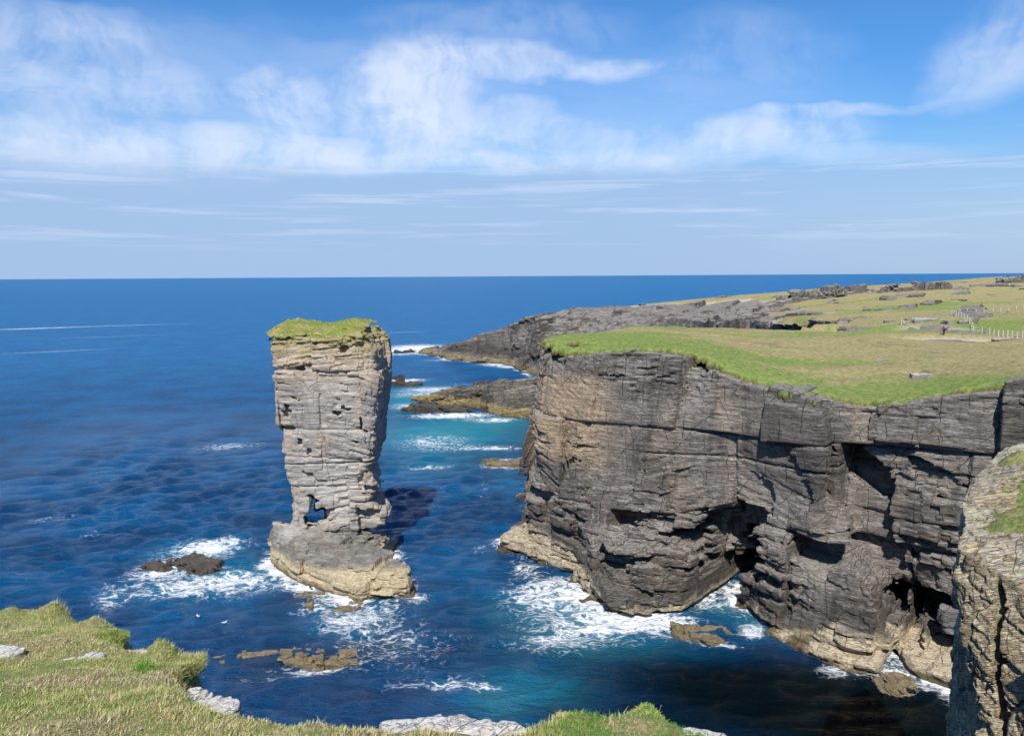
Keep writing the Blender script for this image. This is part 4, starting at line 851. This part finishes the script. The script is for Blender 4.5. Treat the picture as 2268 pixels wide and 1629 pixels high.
ins = cv > -.6; idx = np.arange(X.size).reshape(X.shape); qk = ins[:-1, :-1] & ins[1:, :-1] & ins[1:, 1:] & ins[:-1, 1:]
Q = np.stack([idx[:-1, :-1][qk], idx[1:, :-1][qk], idx[1:, 1:][qk], idx[:-1, 1:][qk]], 1); us, inv = np.unique(Q, return_inverse=True)
tag(mesh_obj('turf', np.stack([X.ravel()[us], Y.ravel()[us], Zb.ravel()[us]], 1), inv.reshape(-1, 4), turf_mat('buttress_turf', S=.35, fresh=(.10, .17, .035), strawness=.55), smooth=True, attrs={'dry': np.full(len(us), .5), 'bare': np.zeros(len(us))}), 'green cushions of turf on the ledge of the lichened buttress', 'turf', kind='structure')
# ------------------------------------------------------------------ single rocks
def rock(name, c, size, mat, seed, label, cat='rock', rot=0.0, S=.4, A=(.25, .3, .12), h=None, dip=.1, sink=.3, tilt=(0, 0), group=None, round_=.25, rag=.25):
    """blocky rock; c = middle of its foot, size = full extents"""
    a, b, k = size[0] / 2, size[1] / 2, size[2]; h = h or max(size[:2]) / 46
    cr, sr = math.cos(rot), math.sin(rot)
    m = max(A[0], .12) + 3 * h
    R = np.random.default_rng(seed); pw = R.uniform(.6, 1.0, 5)
    def base(X, Y, Z):
        lo_ = fbm(X / a * 1.3 + seed * 3.1, Y / b * 1.1 + seed, .5, 3)
        top = k * np.clip(.78 + .75 * lo_ * rag - .25 * rag * (np.abs(X) / a) ** 2, .12, 1.3) + tilt[0] * X + tilt[1] * Y
        e = ((np.abs(X) / a) ** 2.6 + (np.abs(Y) / b) ** 2.6) ** (1 / 2.6) - 1
        e = e + .55 * rag * fbm(X / a * 1.6 + seed * 1.7, Y / b * 1.6 + 4 * seed, Z * 0 + .3, 3)
        e = e * min(a, b) - round_ * np.clip((top * .5 - Z), -k, k) * .35
        return np.maximum(np.maximum(e, Z - top), -(Z + sink))
    det = lambda d, x, y, z: rockify(d, x + 13 * seed, y + 7 * seed, z, .3, seed, A=tuple(q * S / .4 * .6 for q in A), S=S, dip=dip, smooth_zones=.3, groove=.10 * S / .4 * .5) + .12 * S * fbm(x * 1.2 / S, y * 1.2 / S, z / S + seed, 2)
    V, Q = volume((-a * 1.3 - m, -b * 1.3 - m, -sink - 2 * h), (a * 1.3 + m, b * 1.3 + m, k * 1.25 + m + abs(tilt[0]) * a + abs(tilt[1]) * b), h, base, det, 4 * S)
    o = mesh_obj(name, V, Q, M[mat], attrs={'tint': 0, 'tide': 0, 'tone': .35 + .3 * vnoise(V[:, 0] * 2 / S, V[:, 1] * 2 / S, V[:, 2] * 3 / S)}, loc=tuple(c)); o.rotation_euler = (0, 0, rot)
    tag(o, label, cat, group); return o
def sea_rock(u, v, wpx, depth, hgt, mat, seed, label, S=.8, rot=0.0, name='rock', tilt=(0, 0)):
    c = at_z(u, v); w = wpx / F * np.linalg.norm(c - EYE)
    return rock(name, (c[0], c[1], -.22 if mat == 'tanrock' and v > 1300 else -.05), (w, depth, hgt), mat, seed, label, S=S, rot=rot, sink=1.0, tilt=tilt, A=(.5, .5, .3), rag=.8, dip=.35)
sea_rock(425, 1243, 105, 4.2, .45, 'skerry', 3, 'largest dark slab of rock awash in the foam left of the sea stack', rot=-.45, S=.9)
sea_rock(445, 1262, 66, 2.4, .55, 'skerry', 4, 'dark rock slab just in front of the largest slab left of the sea stack', rot=-.5, S=.7)
sea_rock(350, 1258, 60, 2.0, .7, 'skerry', 5, 'low brown rock at the left end of the dark slabs in the foam', rot=-.2, S=.7)
sea_rock(688, 1321, 66, 2.8, .34, 'tanrock', 6, 'low tan rock washed by foam beside the foot of the sea stack', rot=-.2)
sea_rock(748, 1338, 110, 3.2, .32, 'tanrock', 7, 'flat tan rock barely above the water in front of the sea stack', rot=-.1)
sea_rock(550, 1457, 150, 3.0, .16, 'tanrock', 8, 'long low yellowish rock awash near the foreground grass', rot=.06)
sea_rock(705, 1455, 145, 3.4, .26, 'tanrock', 9, 'flat tan rock with white foam breaking on its near side', rot=-.05)
sea_rock(1572, 1398, 140, 6.5, 1.0, 'tanrock', 10, 'rounded tan rock in front of the big sea cave', rot=-.25, S=1.2)
sea_rock(1985, 1512, 66, 3.6, .28, 'tanrock', 12, 'yellow green rock just under the water at the mouth of the right cave', rot=-.6)
sea_rock(1122, 1220, 34, 1.6, .5, 'skerry', 13, 'small dark rock off the left foot of the big cliff', S=.5)
sea_rock(985, 909, 190, 7.5, 1.7, 'skerry', 14, 'long black wave washed rock in front of the low spur', S=1.6, rot=-.05)
sea_rock(898, 853, 74, 5, 1.6, 'skerry', 15, 'small brown skerry in white water to the right of the stack', S=1.3)
sea_rock(1125, 1028, 130, 5, 1.1, 'tanrock', 16, 'tan rock ledge in foam left of the big cliff', S=1.0, rot=-.1)
sea_rock(1180, 1095, 34, 5, 3.2, 'tanrock', 17, 'tan rock step at the back corner of the big cliff', S=1.0)
sea_rock(893, 781, 40, 5, 1.2, 'skerry', 18, 'small dark rock off the tip of the far headland', S=1.6)
c = at_y(2122, 1352, 72); rock('boulder', (c[0], c[1], c[2] - .9), (3.4, 2.2, 1.5), 'boulder', 41, 'upper grey boulder wedged by the right sea cave', 'boulder', S=1.2, A=(.1, .12, .05), round_=.5)
c = at_y(2126, 1372, 71.4); rock('boulder', (c[0], c[1], c[2] - .7), (2.8, 2.0, 1.1), 'boulder', 42, 'lower grey boulder wedged by the right sea cave', 'boulder', S=1.2, A=(.1, .12, .05), round_=.5)

# low spur behind the stack
sp0 = wl((910, 886), (960, 893), (1010, 900), (1062, 906), (1092, 917), (1130, 925), (1200, 928)) + [(30, 205), (30, 240), (-8, 246), (-22, 243)]
RT = TPS([at_y(u, v, Y) for u, v, Y in ((912, 880, 231), (960, 874, 226), (1000, 868, 223), (1060, 857, 217), (1100, 846, 213), (1135, 838, 210), (1200, 838, 207))] + [(-20, 241, 1.5), (0, 240, 3.5), (28, 236, 8), (28, 205, 10)])
spl = levels([(-3, sp0), (1.5, sp0), (11, [(p[0] + .6, p[1] + 3.5) for p in sp0[:7]] + sp0[7:])])
V, Q = volume((-34, 192, -2), (26, 248, 12.5), .4, lambda X, Y, Z: np.maximum(spl(X, Y, Z), Z - RT(*np.broadcast_arrays(X[:, :, 0], Y[:, :, 0]))[:, :, None]), lambda d, x, y, z: rockify(d, x, y, z, -.5, 71, A=(1.1, 1.0, .5), S=1.3, dip=-.25, smooth_zones=.3, groove=.25), 3)
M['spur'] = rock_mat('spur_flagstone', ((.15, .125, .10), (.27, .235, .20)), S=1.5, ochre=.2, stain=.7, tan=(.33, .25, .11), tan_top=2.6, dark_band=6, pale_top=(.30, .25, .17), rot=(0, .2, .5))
tag(mesh_obj('rock_spur', V, Q, M['spur'], attrs={'tint': 0, 'tide': 0, 'tone': rockify(V[:, 0] * 0, *V.T, -.5, 71, S=1.3, dip=-.25, tone=True)}), 'low jagged spur of brown rock sloping into the sea behind the stack', 'rock spur')

# layered outcrops along the skyline
def hit(u, v, t0=82, t1=420):
    d = ray(u, v); prev = None
    for t in np.arange(t0, t1, .5):
        p = EYE + d * t
        if p[2] <= ground_main(p[0], p[1]): return p
    return EYE + d * t1
for i, (u0, u1, v, Y, hh, dep, lab) in enumerate([(1690, 1790, 672, 285, .6, 8, 'dark layered rock ledge on the skyline nearest the headland'), (1755, 1845, 660, 285, .9, 8, 'dark layered outcrop stepping up the skyline, second from the headland'), (1845, 2010, 652, 288, 1.2, 8, 'longest dark layered outcrop on the grassy skyline'), (1985, 2075, 644, 292, .4, 7, 'thin grey ledge trailing off the longest skyline outcrop'), (2225, 2330, 613, 318, .8, 8, 'grey rock crag on the skyline at the right edge')]):
    a, b = at_y(u0, v, Y), at_y(u1, v, Y); m = (a + b) / 2; g = ground_main(m[0], m[1])
    rock('rock_outcrop', (m[0], m[1], g - .6), (b[0] - a[0], dep, hh + .6), 'outcrop', 50 + i, lab, 'outcrop', S=.75, A=(.9, 1.1, .8), h=.3, dip=-.09, tilt=((ground_main(b[0], b[1]) - ground_main(a[0], a[1])) / (b[0] - a[0]), 0), round_=0, sink=2.5, rag=.7)
for i, (u, v, w, hh, lab) in enumerate([(2040, 834, 48, .5, 'pale bare rock showing through the turf near the cliff edge'), (1975, 713, 24, .5, 'small pale rock to the left of the wooden steps'), (2095, 727, 34, .8, 'pale rock ledge behind the hiker'), (2120, 733, 26, .6, 'grey rock just right of the hiker'), (2165, 700, 12, .6, 'little stone heap by the corner of the fences'), (2150, 694, 12, .8, 'stone heap inside the corner of the fences'), (2220, 697, 18, .4, 'flat stone in the far field right of the stone heaps'), (2050, 712, 60, .9, 'long pale rock shelf beyond the hiker'), (2140, 715, 34, .7, 'pale rock shelf beside the diagonal fence'), (2230, 753, 60, .5, 'broad pale slab in front of the right fence'), (1950, 800, 20, .3, 'tiny grey stone in the middle of the meadow')]):
    p = hit(u, v); w_ = w / F * p[1]
    rock('stone' if w < 30 else 'rock_outcrop', (p[0], p[1], p[2] - .25), (w_, max(1.0, w_ * .55), hh + .25), 'far' if False else 'slabfar', 70 + i, lab, 'stone' if w < 30 else 'outcrop', S=min(.6, w_ * .1), A=(.16, .2, .1), h=max(w_ / 40, .06), dip=.05, round_=.1, rag=.35)

# ------------------------------------------------------------------ foreground stones, tussocks, flowers
def near_pt(u, v):
    p = at_ground(u, v); p[2] = near_h(p[0], p[1]); return p
for i, (u, v, s, r, mat, lab) in enumerate([(6, 1447, (.46, .26, .10), -.2, 'slab', 'flat pale stone in the grass at the left edge of the picture'), (160, 1456, (.26, .15, .06), .1, 'slab', 'half buried grey stone beside the white stone in the grass'), (209, 1450, (.25, .17, .10), -.5, 'slab', 'bright white stone lying in the foreground grass'),
        (20, 1360, (.75, .42, .16), -.15, 'slab_orange', 'orange lichen covered slab at the far left cliff edge'), (306, 1428, (.62, .42, .22), -.6, 'slab', 'pale lichened rock at the edge beside the dark cushion plant'), (470, 1526, (.42, .44, .34), -.35, 'slab', 'square pale rock block at the lip of the foreground edge'), (432, 1508, (.34, .26, .20), -.3, 'slab', 'small pale rock under the tall tussock'),
        (1000, 1616, (1.02, .26, .16), -.03, 'slab', 'long white weathered slab along the foreground edge'), (1115, 1614, (.30, .22, .17), .1, 'slab_orange', 'orange stained end block of the long white slab'), (1560, 1617, (.34, .14, .09), -.28, 'slab', 'thin pale stone at the right end of the foreground grass')]):
    p = near_pt(u, v); rock('stone', (p[0], p[1], p[2] - .05), s, mat, 20 + i, lab, 'stone', rot=r, S=.10, A=(.09, .09, .04), h=max(s[:2]) / 50, round_=.12, sink=.25, rag=.10)
t = NT('dark_leaf'); c = t.coords(); nn = t.noise(c, 14, 4); t.bsdf(t.mix(t.rng(nn, .35, .65), (.035, .075, .018), (.14, .17, .05)), .8, None, .2); M['leaf'] = t.m
def tussock(u, v, r, hgt, n, ln, tone, lab, name, cat, lean=.6, sp=.7):
    p = near_pt(u, v + 8); p[2] -= .04; a = gr.uniform(0, 6.28, n); q = np.sqrt(gr.random(n)); wr_ = 1 + .30 * np.sin(2 * a + u) + .22 * np.sin(3 * a + v) + .12 * np.sin(7 * a); X_ = np.cos(a) * q * r * wr_; Y_ = np.sin(a) * q * r * wr_
    Z_ = hgt * (1 - q ** 2.2) - .05 + .05 * (vnoise(X_ * 9, Y_ * 9, u) - .5)
    seg = 16; ring = [(0, 0, hgt - .02)] + [(math.cos(6.2832 * i / seg) * r * f, math.sin(6.2832 * i / seg) * r * f, hgt * (1 - f ** 2.2) - .08) for f in (.3, .5, .62, .72, .8) for i in range(seg)]
    tri = [(0, 1 + i, 1 + (i + 1) % seg) for i in range(seg)]; qd = [(1 + k * seg + i, 1 + (k + 1) * seg + i, 1 + (k + 1) * seg + (i + 1) % seg, 1 + k * seg + (i + 1) % seg) for k in range(4) for i in range(seg)]
    root = tag(empty(name, tuple(p)), lab, cat)
    mesh_obj('mound', np.array(ring), [np.array(tri), np.array(qd)], M['leaf'], root, smooth=True)
    b = blades(n, X_, Y_, Z_, gr.uniform(.5, 1.1, n) * ln, .003 + .003 * gr.random(n), np.abs(gr.normal(lean, .3, n)), np.clip(tone + gr.normal(0, .2, n), 0, 1), M['blade'], 'leaves', wind=(0, 0))
    V_ = b.data; b.parent = root
    return root
tussock(376, 1476, .27, .06, 9000, .09, .56, 'tall shaggy grass tussock on the foreground edge above the rock block', 'grass_tussock', 'tussock')
tussock(236, 1413, .27, .07, 7000, .05, .40, 'dark rounded cushion plant below the pink flowers', 'cushion_plant', 'plant')
tussock(283, 1412, .24, .06, 3000, .06, .95, 'brown dry cushion plant next to the lichened rock', 'cushion_plant', 'plant')
tussock(330, 1478, .20, .10, 2500, .05, .12, 'low dark plant in the hollow behind the tall tussock', 'cushion_plant', 'plant')
tussock(1166, 1612, .11, .06, 2600, .04, .45, 'small round tuft at the right end of the long white slab', 'grass_tussock', 'tussock')
tussock(1408, 1588, .20, .05, 5000, .04, .40, 'rounded green tuft on the highest point of the bright green grass', 'grass_tussock', 'tussock')
tussock(1273, 1596, .13, .05, 2200, .045, .62, 'small straw coloured tuft on the edge of the bright green grass', 'grass_tussock', 'tussock')
M['petal'] = plain('thrift_petal', (.62, .16, .30), .7, .3, 60); M['stem'] = plain('flower_stem', (.14, .2, .06), .7)
def flowers(u, v, n, spread, hh, size, lab, pale=False):
    p = near_pt(u, v); root = tag(empty('thrift_clump', tuple(p)), lab, 'flowers')
    for i in range(n):
        x, y = gr.normal(0, spread, 2); h = hh * gr.uniform(.75, 1.15); s = size * gr.uniform(.8, 1.15)
        ang = np.arange(5) * 2 * math.pi / 5
        V_ = [(x * k + .0022 * math.cos(q), y * k + .0022 * math.sin(q), z_) for k, z_ in ((.6, -.06), (1, h)) for q in ang]
        mesh_obj('stem', np.array(V_), np.array([(k, (k + 1) % 5, 5 + (k + 1) % 5, 5 + k) for k in range(5)]), M['stem'], root)
        nv, nf = [], []
        for j in range(34):                                    # a pompon of small petals
            d = gr.normal(size=3); d[2] = abs(d[2]) * .9 - .1; d /= np.linalg.norm(d); e1 = np.cross(d, (0.3, .5, .8)); e1 /= np.linalg.norm(e1); e2 = np.cross(d, e1)
            c_ = np.array([x, y, h]) + d * s * .62; k = len(nv)
            nv += [c_ - d * s * .5, c_ + e1 * s * .3 + d * s * .1, c_ + d * s * .42, c_ - e1 * s * .3 + d * s * .1]; nf.append((k, k + 1, k + 2, k + 3))
        mesh_obj('flower_head', np.array(nv), np.array(nf), M['petal'], root)
flowers(214, 1388, 9, .07, .17, .020, 'clump of pink flowers on the far cliff edge above the dark cushion')
flowers(401, 1452, 5, .05, .16, .016, 'few pink flowers on the right side of the tall tussock')
flowers(1409, 1580, 7, .07, .10, .011, 'tiny pink flowers on the rounded green tuft')
# ------------------------------------------------------------------ fences, steps, hiker, birds
def box_mesh(parts):
    """parts: list of (centre, size, rz) -> verts, quads with slightly tapered, chamfered tops"""
    V, Q = [], []
    for c, s, rz in parts:
        ca, sa = math.cos(rz), math.sin(rz); k = len(V)
        for zz, f in ((-.5, 1), (.46, .96), (.5, .8)):
            for x, y in ((-.5, -.5), (.5, -.5), (.5, .5), (-.5, .5)):
                X_, Y_ = x * s[0] * f, y * s[1] * f
                V.append((c[0] + X_ * ca - Y_ * sa, c[1] + X_ * sa + Y_ * ca, c[2] + zz * s[2]))
        for a in (0, 4):
            for i in range(4): Q.append((k + a + i, k + a + (i + 1) % 4, k + a + 4 + (i + 1) % 4, k + a + 4 + i))
        Q += [(k + 8, k + 9, k + 10, k + 11), (k + 3, k + 2, k + 1, k)]
    return np.array(V), np.array(Q)
def tube(pts, r, n=5):
    pts = np.array(pts, float); V, Q = [], []
    for i, p in enumerate(pts):
        d = pts[min(i + 1, len(pts) - 1)] - pts[max(i - 1, 0)]; d /= np.linalg.norm(d); a = np.cross(d, (0, 0, 1)); a /= np.linalg.norm(a); b = np.cross(d, a)
        for k in range(n): V.append(p + r * (math.cos(6.2832 * k / n) * a + math.sin(6.2832 * k / n) * b))
    for i in range(len(pts) - 1):
        for k in range(n): Q.append((i * n + k, i * n + (k + 1) % n, (i + 1) * n + (k + 1) % n, (i + 1) * n + k))
    return np.array(V), np.array(Q)
M['post'] = plain('weathered_post', (.48, .44, .36), .85, .2, 6); M['wire'] = plain('fence_wire', (.33, .33, .33), .5)
pc = lambda x, y: (1937.95 + x * .1455, 653.4 + y * .1455)
FEN = [('upper row of pale wooden posts crossing the far green field', [(1290, 268), (1405, 268), (1535, 270), (1655, 262), (1795, 254), (1910, 247), (2033, 237), (2147, 224), (2263, 206), (2390, 190)], .95),
       ('pale wooden post fence running downhill from the corner towards the hiker', [(1165, 292), (1197, 306), (1232, 323), (1268, 332), (1310, 347), (1350, 362), (1398, 392), (1436, 432), (1472, 512), (1487, 575)], .98),
       ('pale wooden post fence in front of the field at the right edge', [(1625, 588), (1740, 596), (1808, 616), (1875, 629), (1945, 632), (2015, 634), (2085, 646), (2160, 656), (2240, 652), (2330, 655)], 1.0)]
for lab, pts, hh in FEN:
    G = []
    for x, y in pts:
        p = hit(*pc(x, y)); p[2] = ground_main(p[0], p[1]); G.append(p)
    c = G[0].copy(); root = tag(empty('fence', tuple(c)), lab, 'fence', 'post fences in the far field')
    for p in G:
        h = hh * gr.uniform(.92, 1.06); q = p - c; s = .15
        V, Q = box_mesh([((q[0], q[1], q[2] + h / 2 - .15), (s, s, h + .3), gr.uniform(0, .4))]); mesh_obj('post', V, Q, M['post'], root)
    for f in (.45, .85):
        V, Q = tube([p - c + np.array([0, 0, hh * f]) for p in G], .012); mesh_obj('wire', V, Q, M['wire'], root)
p = hit(*pc(458, 462)); p[2] = ground_main(p[0], p[1]); st = tag(empty('wooden_steps', tuple(p), .3), 'small wooden steps with three treads and a tall pale post on the far turf', 'steps')
for i in range(3):
    V, Q = box_mesh([((.15 * (1 - i) + .1, .26 * i, .26 + .26 * i), (1.0, .30, .07), 0)]); mesh_obj('tread', V, Q, M['post'], st)
for s in (-1, 1):
    V, Q = box_mesh([((.1 + s * .52, .28, .3), (.07, .50, .85), 0)]); mesh_obj('side_rail', V, Q, M['wire'], st)
V, Q = box_mesh([((-.62, .3, .75), (.13, .13, 1.6), 0)]); mesh_obj('post', V, Q, M['post'], st)

# hiker seen from behind, walking away with a grey rucksack
def skinned(name, joints, bones, mat, parent, sub=2, loc=(0, 0, 0)):
    me = bpy.data.meshes.new(name); me.from_pydata([j[:3] for j in joints], bones, []); me.update()
    o = bpy.data.objects.new(name, me); COL.objects.link(o); o.parent = parent; o.location = loc
    sk = o.modifiers.new('skin', 'SKIN'); sk.use_smooth_shade = True
    for v, j in zip(me.skin_vertices[0].data, joints): v.radius = (j[3], j[4] if len(j) > 4 else j[3])
    me.skin_vertices[0].data[0].use_root = True
    ss = o.modifiers.new('sub', 'SUBSURF'); ss.levels = ss.render_levels = sub
    me.materials.append(mat); return o
M['skin'] = plain('skin', (.50, .32, .24), .6); M['red'] = plain('red_jacket', (.50, .03, .055), .8); M['trouser'] = plain('dark_trousers', (.035, .033, .05), .85); M['grey'] = plain('grey_rucksack', (.23, .24, .25), .85); M['hat'] = plain('grey_hat', (.27, .27, .26), .9); M['boot'] = plain('boot_leather', (.05, .04, .035), .7)
p = hit(*pc(1050, 616)); p[2] = ground_main(p[0], p[1]); hk = tag(empty('person', tuple(p), math.radians(8)), 'hiker in red jacket and dark trousers walking away across the far meadow', 'person')
body = [(0, 0, .95, .13, .10), (0, .01, 1.15, .13, .10), (0, .03, 1.38, .15, .10), (0, .05, 1.50, .055), (0, .06, 1.57, .05), (0, .08, 1.66, .075, .095), (0, .085, 1.74, .055, .07),
        (-.19, .03, 1.42, .055), (-.26, -.02, 1.15, .045), (-.25, .10, .92, .035), (-.25, .14, .83, .022), (.19, .03, 1.42, .055), (.25, .04, 1.15, .045), (.24, .16, .95, .035), (.24, .2, .87, .022),
        (-.095, .0, .86, .085), (-.10, .06, .50, .06), (-.10, -.08, .10, .042), (-.10, .06, .04, .035), (.095, .0, .86, .085), (.10, .10, .50, .06), (.10, .10, .10, .042), (.10, .24, .04, .035)]
bones = [(0, 1), (1, 2), (2, 3), (3, 4), (4, 5), (5, 6), (2, 7), (7, 8), (8, 9), (9, 10), (2, 11), (11, 12), (12, 13), (13, 14), (0, 15), (15, 16), (16, 17), (17, 18), (0, 19), (19, 20), (20, 21), (21, 22)]
skinned('body', body, bones, M['skin'], hk)
sh = lambda i, e: (*body[i][:3], *[q + e for q in body[i][3:]])
skinned('jacket', [sh(0, .03), sh(1, .03), sh(2, .028), (0, .045, 1.47, .07), sh(7, .02), sh(8, .02), sh(9, .014), sh(11, .02), sh(12, .02), sh(13, .014)], [(0, 1), (1, 2), (2, 3), (2, 4), (4, 5), (5, 6), (2, 7), (7, 8), (8, 9)], M['red'], hk)
skinned('trousers', [(0, 0, .93, .15, .12), sh(15, .022), sh(16, .024), (-.10, -.06, .14, .06), sh(19, .022), sh(20, .024), (.10, .10, .14, .06)], [(0, 1), (1, 2), (2, 3), (0, 4), (4, 5), (5, 6)], M['trouser'], hk)
for s, y in ((-1, -.08), (1, .10)): skinned('boot', [(s * .10, y, .14, .055), (s * .10, y, .06, .052), (s * .10, y + .16, .045, .042)], [(0, 1), (1, 2)], M['boot'], hk)
skinned('hat', [(0, .085, 1.72, .10, .115), (0, .085, 1.80, .065)], [(0, 1)], M['hat'], hk)
bp = tag(empty('backpack', tuple(p), math.radians(8)), 'big grey rucksack on the back of the hiker', 'backpack')
skinned('bag', [(0, -.20, 1.00, .17, .12), (0, -.21, 1.22, .20, .14), (0, -.20, 1.48, .18, .12)], [(0, 1), (1, 2)], M['grey'], bp)
skinned('lid', [(0, -.20, 1.55, .17, .11), (0, -.19, 1.62, .14, .09)], [(0, 1)], M['hat'], bp)
for s in (-1, 1): skinned('strap', [(s * .11, -.10, 1.50, .022), (s * .12, .02, 1.545, .022), (s * .13, .15, 1.40, .022), (s * .16, .12, 1.18, .02), (s * .17, -.08, 1.06, .02)], [(0, 1), (1, 2), (2, 3), (3, 4)], M['trouser'], bp, 1)

# seabirds resting on the water
M['feather'] = plain('white_feathers', (.80, .80, .77), .8, .08); M['wing'] = plain('grey_wing', (.42, .44, .47), .8, .15); M['bill'] = plain('yellow_bill', (.65, .42, .08), .5)
def gull(u, v, rz, lab):
    c = at_z(u, v, .12); g = tag(empty('seabird', (c[0], c[1], .22), rz), lab, 'bird', 'white seabirds resting on the water')
    skinned('body', [(0, 0, .04, .10, .085), (.14, 0, .06, .075), (.20, 0, .15, .045), (.235, 0, .21, .052), (.27, 0, .21, .03), (-.16, 0, .07, .06, .05), (-.30, 0, .10, .028, .018)], [(0, 1), (1, 2), (2, 3), (3, 4), (0, 5), (5, 6)], M['feather'], g)
    skinned('bill', [(.28, 0, .205, .013), (.345, 0, .19, .006)], [(0, 1)], M['bill'], g, 1)
    for s in (-1, 1): skinned('wing', [(.10, s * .085, .09, .03, .05), (-.12, s * .085, .105, .022, .045), (-.34, s * .02, .13, .01, .02)], [(0, 1), (1, 2)], M['wing'], g)
gull(497, 1381, .5, 'white seabird floating on dark water, right one of two below the stack')
gull(439, 1367, 2.4, 'white seabird floating on dark water, left one of two below the stack')
